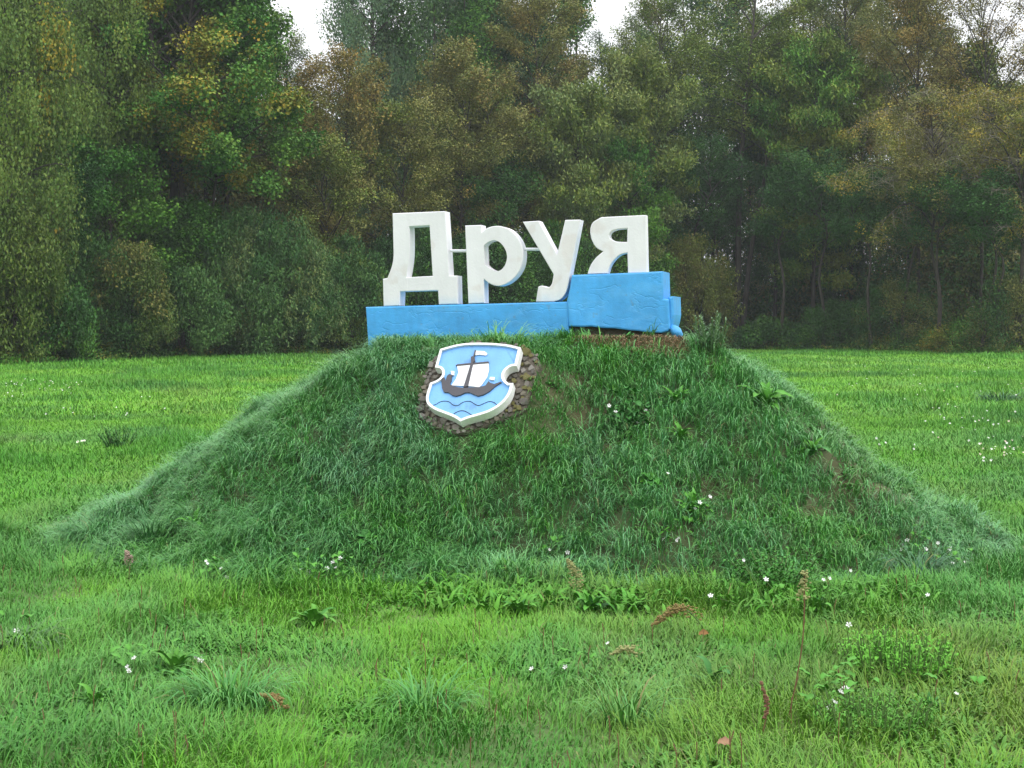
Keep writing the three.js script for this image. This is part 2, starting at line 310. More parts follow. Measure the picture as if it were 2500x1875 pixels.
  const wave = (pts) => { const p = poly(pts, F0).map(q => V(q.x, q.y, F0 + 0.001)); part(shield, 'wave_line', new THREE.TubeGeometry(new THREE.CatmullRomCurve3(p), 48, 0.0034, 6), M.wave, 'dark wavy line below the ship'); };
  wave([[420, 1052], [470, 1035], [520, 1004], [580, 992], [645, 1002], [700, 1044], [760, 1052], [815, 1016], [865, 998], [930, 996], [985, 1028], [1040, 1052], [1110, 1026], [1180, 999], [1240, 1006], [1300, 1050]]);
  wave([[686, 1184], [730, 1150], [790, 1124], [845, 1124], [895, 1146], [950, 1180]]);
  // the bed of set stones
  const bed = new THREE.Group(); bed.name = 'stone_bed'; bed.userData.label = 'slab of brown set stones and mortar under the shield'; arms.add(bed);
  const bedPx = [[440, 362], [372, 465], [322, 640], [288, 745], [246, 880], [216, 1000], [226, 1120], [285, 1215], [400, 1310], [560, 1362], [700, 1412], [900, 1395], [1150, 1300], [1400, 1205], [1640, 1090], [1700, 960], [1765, 720], [1835, 540], [1860, 440], [1800, 340], [1690, 270], [1500, 222], [1200, 200], [800, 212]];
  const bedPts = smoothLoop(poly(bedPx, -H), []);
  const bg = ext(bedPts, 0.20, -H - 0.215, [], 0.02);
  part(bed, 'slab', bg, M.concrete, 'brown mortar slab under the stones');
  const R = rng(77), inPoly = (p, q) => { let c = false; for (let i = 0, j = q.length - 1; i < q.length; j = i++) if ((q[i].y > p.y) !== (q[j].y > p.y) && p.x < (q[j].x - q[i].x) * (p.y - q[i].y) / (q[j].y - q[i].y) + q[i].x) c = !c; return c; };
  const rimBig = inset(rim, -0.004), stones = [];
  const smats = [[0.15, 0.135, 0.115], [0.11, 0.098, 0.082], [0.20, 0.185, 0.165], [0.13, 0.115, 0.085], [0.085, 0.078, 0.066], [0.11, 0.10, 0.03]].map(c => mat(...c, 0.85, { bumpMap: bumpFine, bumpScale: 0.006, flatShading: true }));
  const variants = Array.from({ length: 9 }, () => { const p = []; for (let i = 0; i < 14; i++) { const a = R() * 6.283, e = (R() - 0.3) * 2; p.push(V(Math.cos(a) * (0.7 + 0.5 * R()), Math.sin(a) * (0.6 + 0.35 * R()), clamp(e, -0.5, 0.6) * 0.75)); } return new ConvexGeometry(p); });
  for (let k = 0; k < 4000 && stones.length < 190; k++) {
    const p = new THREE.Vector2(lerp(-0.62, 0.62, R()), lerp(-0.75, 0.6, R())), r = 0.018 + 0.034 * R() * R();
    if (!inPoly(p, bedPts) || inPoly(p, rimBig)) continue;
    if (stones.some(s => s.p.distanceTo(p) < (s.r + r) * 0.74)) continue;
    stones.push({ p, r });
    const m = part(bed, stones.length > 1 ? `stone_${String(stones.length - 1).padStart(3, '0')}` : 'stone', variants[k % 9], smats[(p.x > 0.3 && R() < 0.4) ? 5 : Math.floor(R() * 5)]);
    m.position.set(p.x, p.y, -H - 0.012 + 0.012 * R()); m.rotation.set((R() - 0.5) * 0.5, (R() - 0.5) * 0.5, R() * 6.283); m.scale.setScalar(r);
  }
  for (const p of bedPts) { const w = V(p.x, p.y, -H - 0.05).applyMatrix4(arms.matrixWorld); armsInside.push(new THREE.Vector2(w.x, w.z)); }
  armsInside.test = (x, z) => inPoly({ x, y: z }, armsInside);
  add(arms, 'coat_of_arms', { label: 'blue and white shield with a sailing ship on brown stones set in the slope', category: 'coat of arms' });
}

// ---------------------------------------------------------------- grass
class Blades { // many arching blades in one mesh, a colour to each
  constructor(n, segs) { this.s = segs; this.P = new Float32Array(n * (segs + 1) * 6); this.C = new Float32Array(n * (segs + 1) * 6); this.I = new Uint32Array(n * segs * 6); this.v = 0; this.i = 0; this.max = n; this.n = 0; }
  add(R, x, y, z, az, len, w, bend, c, up = 1.35, curl = 1) {
    if (this.n >= this.max) return; this.n++;
    const { P, C, I, s: segs } = this, cx = Math.cos(az), sz = Math.sin(az); let px = x, py = y - 0.02, pz = z, ang = up - 0.35 * R(); const twist = (R() - 0.5) * 1.4, b0 = this.v / 3;
    for (let s = 0; s <= segs; s++) {
      const t = s / segs, ww = w * (t < 0.2 ? 0.7 + 1.5 * t : Math.pow(1 - t, 0.6) * 1.1 + 0.04) * 0.5, a = twist * t, ca = Math.cos(a), sa = Math.sin(a) * 0.5;
      const sx = (-sz * ca + cx * sa) * ww, sy = sa * ww, szz = (cx * ca + sz * sa) * ww, v = this.v;
      P[v] = px - sx; P[v + 1] = py - sy; P[v + 2] = pz - szz; P[v + 3] = px + sx; P[v + 4] = py + sy; P[v + 5] = pz + szz;
      C[v] = C[v + 3] = c[0]; C[v + 1] = C[v + 4] = c[1]; C[v + 2] = C[v + 5] = c[2]; this.v += 6;
      if (s < segs) { const k = b0 + 2 * s; I[this.i++] = k; I[this.i++] = k + 1; I[this.i++] = k + 2; I[this.i++] = k + 1; I[this.i++] = k + 3; I[this.i++] = k + 2; }
      const l = len / segs; px += Math.cos(ang) * cx * l; pz += Math.cos(ang) * sz * l; py += Math.sin(ang) * l; ang -= bend / segs * (0.6 + curl * t);
    }
  }
  build() {
    const g = new THREE.BufferGeometry();
    g.setAttribute('position', new THREE.BufferAttribute(this.P.slice(0, this.v), 3)); g.setAttribute('color', new THREE.BufferAttribute(this.C.slice(0, this.v), 3));
    g.setIndex(new THREE.BufferAttribute(this.I.slice(0, this.i), 1)); g.computeVertexNormals(); return g;
  }
}
const leafMat = (rough, spec, extra = {}) => { const m = new THREE.MeshPhysicalMaterial({ roughness: rough, metalness: 0, side: THREE.DoubleSide, vertexColors: true, specularIntensity: spec, ...extra }); return m; };
const grassMat = leafMat(0.5, 0.45), moundGrassMat = leafMat(0.38, 0.5), strawMat = leafMat(0.8, 0.3);
const signInv = sign.matrixWorld.clone().invert();
const _p = V(0, 0, 0);
function onPlinth(x, z) { _p.set(x, sign.position.y - 0.2, z).applyMatrix4(signInv); return _p.x > -1.33 && _p.x < 1.42 && _p.z < 0.02 && _p.z > -0.46; }
const inStraw = (x, z) => { const d = CZ - z, y = moundY(x, z), u = (pxOf(x, d) - 1395) / 285, py = 785 + (EYE - y) * FOC / d; return z > -0.2 && u > 0 && u < 1 && py < 832 + 50 * u; };
const tint = (c, R, dry = 0) => { const k = 0.84 + 0.32 * R(); if (R() < dry * 0.4) return [0.20 * k, 0.19 * k, 0.07 * k]; const u = 0.85 + 0.3 * R(); return [c[0] * k * u, c[1] * k, c[2] * k * (0.8 + 0.4 * R())]; };
{
  // long grass on the mound, tuft by tuft: on the left the tufts lie over down the slope, on the right they stand in loose arcs
  const R = rng(5), F = new Blades(185000, 4), ring = armsInside.filter((_, i) => i % 6 === 0);
  for (let k = 0; k < 22000; k++) {
    const x = lerp(-4.5, 4.7, R()), z = lerp(-3.4, 4.0, R()), t = moundT(x, z), tt = t + 0.3 * (fbm(x * 1.2 + 70, z * 1.2, 2) - 0.5);
    if (tt > 1.18 || R() < smooth(0.88, 1.18, tt) || onPlinth(x, z) || armsInside.test(x, z)) continue;
    if (z < -1.0 && R() < 0.75) continue;
    const b = bareness(x, z); if (R() < b * 0.9) continue;
    if (inStraw(x, z) && R() < 0.96) continue;
    const n = normalAt(moundY, x, z), lf = smooth(-0.9, 0.5, 0.1 + 1.2 * (fbm(x * 0.8, z * 0.8, 2) - 0.5) - x * 0.9), lying = R() < 0.25 + 0.6 * lf;
    if (R() < 0.22 * (1 - lf)) continue;
    const gauss = R() + R() + R() - 1.5, lean = Math.atan2(n.z, n.x) + 0.3 + gauss * 1.5, lump = fbm(x * 2.6 + 9, z * 2.6 + 2, 2), near = Math.min(...ring.map(p => Math.hypot(p.x - x, p.y - z)));
    const s = (0.6 + 0.6 * lump + 0.3 * R()) * (t < 0.12 ? 0.75 : 1) * (near < 0.15 ? 0.65 : 1) * (1 - 0.3 * smooth(0.7, 1.05, tt)) * (z < 0.2 ? 0.8 : 1) * (1 - 0.35 * smooth(0.25, 0.5, Math.abs(n.x)));
    let c = mixc([0.110, 0.325, 0.082], [0.168, 0.370, 0.185], 0.5 * R() + smooth(0.42, 0.62, fbm(x * 0.9 + 50, z * 0.9, 2)) * 0.5);
    c = mixc(c, G.lush, smooth(0.46, 0.64, fbm(x * 1.3 + 8, z * 1.3 + 3, 3)) * 0.32 + 0.15 * (t < 0.12) + (R() < 0.12 ? 0.5 : 0));
    c = mixc(c, [0.15, 0.14, 0.05], 0.3 * b); c = mixc(c, G.lush, 0.6 * smooth(0.8, 1.1, tt));
    const bright = 0.88 + 0.26 * R(), weed = R() < 0.09, m = weed ? 12 : Math.round(lying ? lerp(16, 30, R()) : lerp(9, 18, R())), rad = (lying ? 0.06 : 0.06) * (0.7 + 0.7 * R()); c = c.map(v => v * bright);
    for (let q = 0; q < m; q++) {
      const a = R() * 6.283, rr = rad * Math.sqrt(R()), x2 = x + Math.cos(a) * rr, z2 = z + Math.sin(a) * rr;
      if (weed) { F.add(R, x2, moundY(x2, z2) + 0.03 * R(), z2, a + R() - 0.5, 0.10 * s * (0.6 + 0.7 * R()), 0.024 * (0.6 + 0.7 * R()), 1.6 + R(), tint(mixc(c, [0.07, 0.26, 0.03], 0.6), R), 1.1); continue; }
      const az = lying ? lean + (R() + R() - 1) * 1.1 : R() < 0.45 ? lean + (R() - 0.5) * 1.4 : a + (R() - 0.5);
      F.add(R, x2, moundY(x2, z2), z2, az, s * (lying ? 0.26 : 0.25) * (0.45 + 0.8 * R()), (lying ? 0.0062 : 0.0074) * (0.7 + 0.6 * R()), (lying ? 2.5 : 3.0) * (0.65 + 0.7 * R()), tint(c, R, 0.02), lying ? 1.3 : 1.5);
    }
  }
  add(new THREE.Mesh(F.build(), moundGrassMat), 'mound_grass', { label: 'long bluish green grass hanging over the slopes of the mound', category: 'grass', kind: 'stuff' });
}
const inMeadow = (x, z) => moundT(x, z) > 0.95;
{
  // the meadow in front, blade by blade
  const R = rng(6), F = new Blades(205000, 3);
  for (let k = 0; k < 150000; k++) {
    const d = Math.sqrt(lerp(4.8 * 4.8, 13.5 * 13.5, R())), x = (R() * 2 - 1) * (d * 0.40 + 0.9), z = CZ - d, t = moundT(x, z);
    if (t < 0.93 || R() < 1 - smooth(0.93, 1.1, t)) continue;
    const h = fbm(x * 1.0 + 4, z * 1.0 + 90, 3), fine = fbm(x * 4 + 1, z * 4 + 6, 2), broad = fbm(x * 1.7 + 44, z * 1.7 + 19, 2) > 0.54;
    const s = (0.25 + 0.95 * h + 0.8 * (fine - 0.4)) * (1 + 0.7 * smooth(1.35, 1.02, t)), m = 1 + Math.floor(2.6 * R());
    const az0 = fbm(x * 0.8 + 3, z * 0.8, 2) * 12, foot = z > 1.5 && x > -0.6 && x < 2.6 && R() < 0.5 * smooth(1.45, 1.2, t) * smooth(0.36, 0.5, fbm(x * 2 + 5, z * 2, 2));
    const c = fieldColor(x, z, 0.5);
    for (let q = 0; q < m; q++) {
      const x2 = x + 0.06 * (R() - 0.5), z2 = z + 0.06 * (R() - 0.5), y = groundY(x2, z2);
      if (foot && R() < 0.35) F.add(R, x2, y, z2, R() * 6.283, 0.17 * (0.5 + 0.7 * R()), 0.030 * (0.6 + 0.7 * R()), 1.5 + R(), tint([0.080, 0.26, 0.022], R), 1.35, 1.3);
      else if (broad && R() < 0.6) F.add(R, x2, y, z2, R() * 6.283, 0.085 * s * (0.6 + 0.8 * R()), 0.017 * (0.7 + 0.6 * R()), 1.4 + R(), tint(mixc(c, [0.06, 0.22, 0.03], 0.5), R), 1.2);
      else F.add(R, x2, y, z2, R() < 0.5 ? az0 + (R() - 0.5) * 2 : R() * 6.283, 0.145 * s * (0.5 + 0.8 * R()), 0.0056 * (0.7 + 0.7 * R()), 2.3 * (0.5 + R()), tint(c, R, 0.02), 1.5);
    }
  }
  add(new THREE.Mesh(F.build(), grassMat), 'meadow_grass', { label: 'short lush grass of the meadow in front of the mound', category: 'grass', kind: 'stuff' });
}
function patch(seed, n, rad, len, w, bend) { // a round patch of grass, sown again and again over the far meadow
  const R = rng(seed), F = new Blades(n, 3);
  for (let i = 0; i < n; i++) { const a = R() * 6.283, r = rad * Math.sqrt(R()), k = 0.8 + 0.4 * R(), dry = R() < 0.015; F.add(R, Math.cos(a) * r, 0, Math.sin(a) * r, R() * 6.283, len * (0.5 + 0.7 * R()) * (1.1 - 0.5 * r / rad), w * (0.7 + 0.6 * R()), bend * (0.6 + 0.8 * R()), dry ? [1.9 * k, 1.1 * k, 1.6 * k] : [k * (0.85 + 0.3 * R()), k, k * (0.8 + 0.4 * R())], 1.5); }
  return F.build();
}
{
  const R = rng(7), shapes = [[13, 26, 0.30, 130, 0.42, 0.17, 0.011, 1.8], [26, 50, 0.62, 150, 0.85, 0.22, 0.020, 1.8], [50, 97, 1.15, 170, 1.5, 0.26, 0.034, 1.9]];
  const g = new THREE.Group();
  shapes.forEach(([d0, d1, step, n, rad, len, w, bend], si) => {
    for (let v = 0; v < 2; v++) {
      const ms = [], cs = [];
      for (let d = d0 + v * step * 0.5; d < d1; d += step) for (let x = -(d * 0.41 + 1.5) + v * step * 0.5; x < d * 0.41 + 1.5; x += step) {
        const x2 = x + (R() - 0.5) * step, d2 = d + (R() - 0.5) * step, z2 = CZ - d2, e = edgeAt(pxOf(x2, d2)); if (d2 > e + 1 || moundT(x2, z2) < 1.02) continue;
        const lump = smooth(0.56, 0.72, fbm(x2 * 0.55 + 70, z2 * 0.45 + 30, 3));
        const s = (0.6 + 0.45 * R() + 0.8 * lump) * (1 + 1.6 * smooth(-4, 0.5, d2 - e) * fbm(x2 * 0.9, z2 * 0.9, 2));
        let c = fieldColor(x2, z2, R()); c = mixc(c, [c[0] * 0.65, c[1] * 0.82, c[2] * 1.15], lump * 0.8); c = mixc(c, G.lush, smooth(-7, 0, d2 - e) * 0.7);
        ms.push(new THREE.Matrix4().compose(V(x2, fieldY(x2, z2), z2), new THREE.Quaternion().setFromAxisAngle(V(0, 1, 0), R() * 6.283), V(1, s, 1))); cs.push(c);
      }
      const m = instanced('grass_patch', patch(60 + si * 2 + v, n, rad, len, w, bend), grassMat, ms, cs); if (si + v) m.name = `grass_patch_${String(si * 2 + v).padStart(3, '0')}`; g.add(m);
    }
  });
  g.userData.kind = 'stuff'; add(g, 'far_meadow_grass', { label: 'pale green grass of the meadow between the mound and the wood', category: 'grass' });
}
{
  // dead grass under the raised block
  const R = rng(8), F = new Blades(9000, 3);
  for (let k = 0; k < 16000; k++) {
    const u = R(), q = hit(lerp(1400, 1672, u), lerp(806, 836 + 48 * u, R())); if (onPlinth(q.x, q.z)) continue;
    const k2 = 0.7 + 0.6 * R(); F.add(R, q.x, moundY(q.x, q.z), q.z, R() * 6.283, 0.07 * (0.4 + 0.9 * R()), 0.005 * (0.7 + 0.6 * R()), 3 * (0.6 + 0.6 * R()), R() < 0.12 ? [0.10 * k2, 0.13 * k2, 0.05 * k2] : [0.36 * k2, 0.25 * k2 * (0.9 + 0.2 * R()), 0.15 * k2], 1.2);
    if (F.n > 8990) break;
  }
  add(new THREE.Mesh(F.build(), strawMat), 'dry_grass', { label: 'brown dead grass below the right end of the blue plinth', category: 'grass', kind: 'stuff' });
}
// ---------------------------------------------------------------- weeds, flowers, tussocks
function leafGeo(seed, L, W, bend, o = {}) { // a broad leaf that rises from its foot and bows over, folded along its rib
  const R = rng(seed), n = 7, P = [], I = [], C = []; let x = 0, y = 0, a = o.up ?? 1.1;
  for (let i = 0; i <= n; i++) {
    const t = i / n, w = W * 0.5 * (o.heart ? Math.pow(1 - t, 0.7) * (0.5 + 1.4 * Math.min(t * 4, 1) * 0.6) : Math.pow(Math.sin(Math.PI * clamp(0.06 + 0.94 * Math.pow(t, o.pow ?? 0.85))), 0.8)) * (1 + 0.16 * Math.sin(i * 2.6 + seed)) + 0.003, f = w * (0.35 + 0.2 * Math.sin(i * 1.9 + seed));
    for (const s of [-1, 0, 1]) { P.push(x - Math.sin(a) * f * Math.abs(s), y + Math.cos(a) * f * Math.abs(s), s * w * (1 + 0.08 * R())); const k = s ? 0.9 + 0.2 * R() : 1.25; C.push(k, k, k); }
    if (i < n) { const b = i * 3; I.push(b, b + 1, b + 4, b, b + 4, b + 3, b + 1, b + 2, b + 5, b + 1, b + 5, b + 4); x += Math.cos(a) * L / n; y += Math.sin(a) * L / n; a -= bend / n * (0.5 + t); }
  }
  return buildGeo(P, I, C);
}
const weedMats = [[0.048, 0.190, 0.024], [0.070, 0.230, 0.026], [0.040, 0.150, 0.030], [0.080, 0.240, 0.028]].map(c => { const m = leafMat(0.55, 0.4); m.color.setRGB(...c); return m; });
const petalMat = mat(0.86, 0.86, 0.84, 0.6), calyxMat = mat(0.22, 0.26, 0.10, 0.7), stemMat = mat(0.09, 0.17, 0.04, 0.7), rustMat = mat(0.22, 0.16, 0.05, 0.8), paleMat = mat(0.26, 0.27, 0.10, 0.8), redMat = mat(0.16, 0.075, 0.04, 0.8), eyeMat = mat(0.6, 0.42, 0.04, 0.7);
const dockLeaves = [0, 1, 2, 3].map(i => leafGeo(500 + i, 0.24, 0.062, 1.5 + 0.3 * i)), roundLeaves = [0, 1, 2].map(i => leafGeo(520 + i, 0.11, 0.062, 1.3 + 0.4 * i, { up: 0.7 })), longLeaves = [0, 1, 2].map(i => leafGeo(540 + i, 0.2, 0.036, 1.3 + 0.4 * i, { up: 1.25 }));
const stemGeo = (pts, r) => new THREE.TubeGeometry(new THREE.CatmullRomCurve3(pts), 8, r, 5);
const weed = (px, py) => { const p = hit(px, py); const g = new THREE.Group(); g.position.copy(p); return g; };
function rosette(label, px, py, n, s, leaves, mi, seed, category = 'weed', name = 'broad_leaved_weed') {
  const R = rng(seed), g = weed(px, py), onMound = moundT(g.position.x, g.position.z) < 0.92, nn = normalAt(groundY, g.position.x, g.position.z);
  for (let i = 0; i < n; i++) {
    const m = part(g, i ? `leaf_${String(i).padStart(3, '0')}` : 'leaf', leaves[Math.floor(R() * leaves.length)], weedMats[(R() < 0.7 ? mi : Math.floor(R() * 4))]), a = i * 2.4 + R(), u = i / n;
    m.position.set(Math.cos(a) * 0.02, (onMound ? 0.05 : -0.02) + 0.05 * s * R(), -Math.sin(a) * 0.02); m.rotation.order = 'YXZ'; m.rotation.set((R() - 0.5) * 0.4, a, lerp(-0.4, 0.6, u) + (R() - 0.5) * 0.3); m.scale.setScalar(s * (onMound ? 1.2 : 0.66) * (0.5 + 0.7 * R()));
  }
  g.quaternion.setFromUnitVectors(V(0, 1, 0), V(nn.x * 0.5, 1, nn.z * 0.5).normalize());
  add(g, name, { label, category });
}
function stalky(label, px, py, o, seed) { // leafy upright stalks
  const R = rng(seed), g = weed(px, py), SG = [], F = [];
  for (let i = 0; i < o.n; i++) {
    const a = R() * 6.283, l = o.h * (0.65 + 0.4 * R()), sp = o.spread * Math.sqrt(R()), b = V(Math.cos(a) * sp * (o.base ?? 0.4), -0.03, Math.sin(a) * sp * (o.base ?? 0.4)), t = V(Math.cos(a) * sp, l, Math.sin(a) * sp);
    SG.push(stemGeo([b, b.clone().lerp(t, 0.5).add(V(0, 0.03, 0)), t], 0.0035));
    const k = Math.round(l * (o.dens ?? 60));
    for (let j = 0; j < k; j++) { const u = 0.12 + 0.88 * (j + R()) / k, q = o.leaves[Math.floor(R() * o.leaves.length)].clone(), s = (o.ls ?? 0.5) * (1.15 - 0.55 * u) * (0.7 + 0.5 * R()), p = b.clone().lerp(t, u).add(V((R() - 0.5) * (o.jit ?? 0), (R() - 0.5) * (o.jit ?? 0), (R() - 0.5) * (o.jit ?? 0))); q.applyMatrix4(new THREE.Matrix4().compose(p, new THREE.Quaternion().setFromEuler(new THREE.Euler(0, R() * 6.283, (R() - 0.6) * 0.7, 'YXZ')), V(s, s, s))); F.push(q); }
  }
  part(g, 'stem', mergeGeometries(SG), stemMat); part(g, 'foliage', mergeGeometries(F), o.mat ?? weedMats[o.mi ?? 1]).userData.kind = 'stuff';
  if (o.tips) { const TP = []; for (let i = 0; i < 260; i++) { const a = R() * 6.283, sp = o.spread * 0.9 * Math.sqrt(R()), s = new THREE.IcosahedronGeometry(0.008 + 0.006 * R(), 0); s.translate(Math.cos(a) * sp, o.h * (0.8 + 0.4 * R() * (1 - sp / o.spread * 0.5)), Math.sin(a) * sp); TP.push(s); } part(g, 'flower_heads', mergeGeometries(TP), o.tips).userData.kind = 'stuff'; }
  add(g, o.name ?? 'leafy_weed', { label, category: o.category ?? 'weed' });
}
const flowerGeo = (() => { const P = [], I = []; for (let i = 0; i < 5; i++) { const a = i / 5 * 6.283, c = (r, d, y) => [Math.cos(a + d) * r, y, Math.sin(a + d) * r], b = P.length / 3; P.push(0, 0, 0, ...c(0.013, -0.42, 0.005), ...c(0.0195, -0.2, 0.007), ...c(0.0165, 0, 0.006), ...c(0.0195, 0.2, 0.007), ...c(0.013, 0.42, 0.005)); I.push(b, b + 1, b + 2, b, b + 2, b + 3, b, b + 3, b + 4, b, b + 4, b + 5); } return buildGeo(P, I); })();
const calyxGeo = new THREE.SphereGeometry(0.0065, 8, 6).scale(1, 1.5, 1).translate(0, -0.008, 0), eyeGeo = new THREE.SphereGeometry(0.006, 8, 5).scale(1, 0.5, 1).translate(0, 0.003, 0);
function flowers(label, spots, o = {}, seed = 1) { // white flowers where the photograph shows them, on stems of one plant
  const R = rng(seed + 700), mx = spots.reduce((s, q) => s + q[0], 0) / spots.length, my = Math.max(...spots.map(q => q[1])), g = weed(mx, my + (o.down ?? 22)), SG = [], F = [], depth = CZ - g.position.z;
  spots.forEach(([px, py], i) => {
    const d = ray(px, py), w = camera.position.clone().addScaledVector(d, (depth + (R() - 0.5) * 0.1) / -d.z).sub(g.position), gx = w.x * 0.6, gz = w.z * 0.6;
    const foot = V(gx, groundY(g.position.x + gx, g.position.z + gz) - g.position.y - 0.02, gz); if (w.y < foot.y + 0.04) w.y = foot.y + 0.04;
    SG.push(stemGeo([foot, foot.clone().lerp(w, 0.6).add(V(0.01, 0.01, 0)), w.clone().add(V(0, -0.012, 0))], 0.0022));
    const f = part(g, i ? `flower_${String(i).padStart(3, '0')}` : 'flower', flowerGeo, o.petal ?? petalMat); f.position.copy(w); f.rotation.set(0.75 + (R() - 0.5) * 0.9, R() * 6.283 * 0, (R() - 0.5) * 1.1); f.rotateY(R() * 6.283); f.scale.setScalar((o.s ?? 1) * (0.6 + 0.4 * R()));
    if (o.eye) part(f, 'flower_eye', eyeGeo, eyeMat); else part(f, 'calyx', calyxGeo, calyxMat);
  });
  const n = o.leaves ?? 30, rad = o.rad ?? 0.12; for (let j = 0; j < n; j++) { const q = roundLeaves[Math.floor(R() * 3)].clone(), s = (o.ls ?? 0.6) * (0.6 + 0.6 * R()), a = R() * 6.283, r = rad * Math.sqrt(R()), x = Math.cos(a) * r, z = Math.sin(a) * r; q.applyMatrix4(new THREE.Matrix4().compose(V(x, groundY(g.position.x + x, g.position.z + z) - g.position.y + 0.05 + 0.13 * R() * (o.lh ?? 1), z), new THREE.Quaternion().setFromEuler(new THREE.Euler(0, R() * 6.283, (R() - 0.6) * 0.6, 'YXZ')), V(s, s, s))); F.push(q); }
  part(g, 'stem', mergeGeometries(SG), stemMat); if (F.length) part(g, 'foliage', mergeGeometries(F), weedMats[o.mi ?? 1]).userData.kind = 'stuff';
  add(g, o.name ?? 'white_campion', { label, category: 'flower' });
}
function panicle(label, foot, tip, o, seed) { // a tall stalk with a plume of tiny seeds along its upper part
  const R = rng(seed), g = weed(...foot), depth = CZ - g.position.z, d = ray(...tip), w = camera.position.clone().addScaledVector(d, depth / -d.z).sub(g.position), m = w.clone().multiplyScalar(0.5).add(V(o.bow ?? 0.03, o.bowY ?? 0.02, 0)), c = new THREE.CatmullRomCurve3([V(0, -0.04, 0), m, w]);
  part(g, 'stalk', new THREE.TubeGeometry(c, 14, o.r ?? 0.004, 5), o.stalk ?? stemMat); const S = [];
  for (let i = 0; i < o.n; i++) { const u = lerp(o.from ?? 0.6, 1, Math.pow(R(), 0.8)), p = c.getPoint(u), k = (o.w ?? 0.05) * (1.15 - u) / (1.15 - (o.from ?? 0.6)) * Math.sqrt(R()), a = R() * 6.283, s = new THREE.IcosahedronGeometry(0.0045 + 0.005 * R(), 0); s.scale(1, 0.7, 1); s.translate(p.x + Math.cos(a) * k, p.y + (R() - 0.3) * k, p.z + Math.sin(a) * k); S.push(s); }
  part(g, 'seed_head', mergeGeometries(S), o.mat ?? rustMat).userData.kind = 'stuff'; add(g, o.name ?? 'dock_stalk', { label, category: 'seed stalk' });
}
function tussock(label, px, py, o, seed) {
  const R = rng(seed), g = weed(px, py), F = new Blades(o.n, 5);
  for (let i = 0; i < o.n; i++) { const a = R() * 6.283, r = o.rad * Math.sqrt(R()); F.add(R, Math.cos(a) * r, -0.01, Math.sin(a) * r * 0.7, o.lean !== undefined && R() < 0.6 ? o.lean + (R() - 0.5) * 1.8 : a + (R() - 0.5) * 1.1, o.len * 1.1 * (0.5 + 0.7 * R()), (o.w ?? 0.0075) * (0.7 + 0.6 * R()), (o.bend ?? 3.0) * (0.7 + 0.6 * R()), tint(o.c ?? [0.085, 0.27, 0.055], R, 0.03), 1.5); }
  part(g, 'blades', F.build(), grassMat).userData.kind = 'stuff'; add(g, 'grass_tussock', { label, category: 'tussock' });
}
rosette('bright green nettle like weed high on the right shoulder of the mound', 1650, 1000, 42, 0.62, roundLeaves.concat(longLeaves), 1, 11);
rosette('large leaved dock near the right edge of the mound, below the tall grey weed', 1860, 1010, 26, 0.85, dockLeaves, 1, 12, 'dock', 'dock_plant');
rosette('fresh green weed low in the middle of the right slope, under the white campion', 1655, 1092, 28, 0.62, longLeaves, 1, 13);
rosette('pale rounded leaf weed beside the fallen flowers of the right slope', 1590, 1195, 26, 0.6, roundLeaves, 0, 14);
rosette('leafy weed patch with scattered white petals on the lower right slope', 1685, 1268, 46, 0.66, roundLeaves.concat(longLeaves), 1, 15);
rosette('dock leaves on the far right flank of the mound', 1975, 1125, 20, 0.6, dockLeaves, 2, 16, 'dock', 'dock_plant');
rosette('broad leaf lying over the grass at the left foot of the mound', 480, 1300, 9, 0.5, dockLeaves, 1, 17, 'dock', 'dock_plant');
rosette('dark ivy like leaves at the lower middle left of the mound', 900, 1345, 40, 0.65, roundLeaves, 2, 18);
rosette('bright green dock in front of the left part of the mound', 765, 1530, 24, 1.0, dockLeaves, 3, 19, 'dock', 'dock_plant');
rosette('wide row of dock leaves at the middle front foot of the mound, left plant', 1270, 1500, 28, 0.85, dockLeaves, 3, 20, 'dock', 'dock_plant');
rosette('dense tall dock leaves at the middle front foot of the mound', 1440, 1500, 40, 1.0, dockLeaves.concat(longLeaves), 1, 21, 'dock', 'dock_plant');
rosette('low dock at the left end of the dock row', 1215, 1475, 34, 0.8, dockLeaves.concat(roundLeaves), 1, 61, 'dock', 'dock_plant');
rosette('upright dock leaves just right of the wide left plant of the dock row', 1345, 1478, 36, 0.85, dockLeaves.concat(longLeaves), 3, 62, 'dock', 'dock_plant');
rosette('small upright dock left of the rusty seed plume', 1545, 1490, 34, 0.85, dockLeaves.concat(longLeaves), 3, 63, 'dock', 'dock_plant');
rosette('dock with pointed leaves behind the rusty seed plume', 1650, 1480, 30, 0.85, longLeaves, 1, 64, 'dock', 'dock_plant');
rosette('leafy weed left of the tall thin dock stalk', 1870, 1490, 34, 0.8, longLeaves.concat(roundLeaves), 3, 65);
rosette('dock with upright leaves right of the rusty seed plume', 1990, 1500, 34, 0.95, dockLeaves, 3, 22, 'dock', 'dock_plant');
rosette('single dock rosette in the left foreground below the white petals', 430, 1650, 22, 1.0, longLeaves.concat(dockLeaves), 3, 23, 'dock', 'dock_plant');
rosette('flat round leaves in the grass just below the dock row', 1330, 1545, 22, 0.75, roundLeaves, 3, 24);
rosette('bluish broad leaf in the foreground right of the middle', 1740, 1670, 7, 1.0, dockLeaves, 2, 25, 'dock', 'dock_plant');
rosette('light green dock left of the low dock row, below the coat of arms', 1095, 1430, 20, 0.75, dockLeaves.concat(longLeaves), 3, 26, 'dock', 'dock_plant');
rosette('small dock at the bottom left corner of the meadow', 230, 1720, 16, 0.8, dockLeaves, 3, 27, 'dock', 'dock_plant');
rosette('dark green grasslike rosette in the far right meadow', 2470, 1320, 34, 0.75, longLeaves, 1, 28);
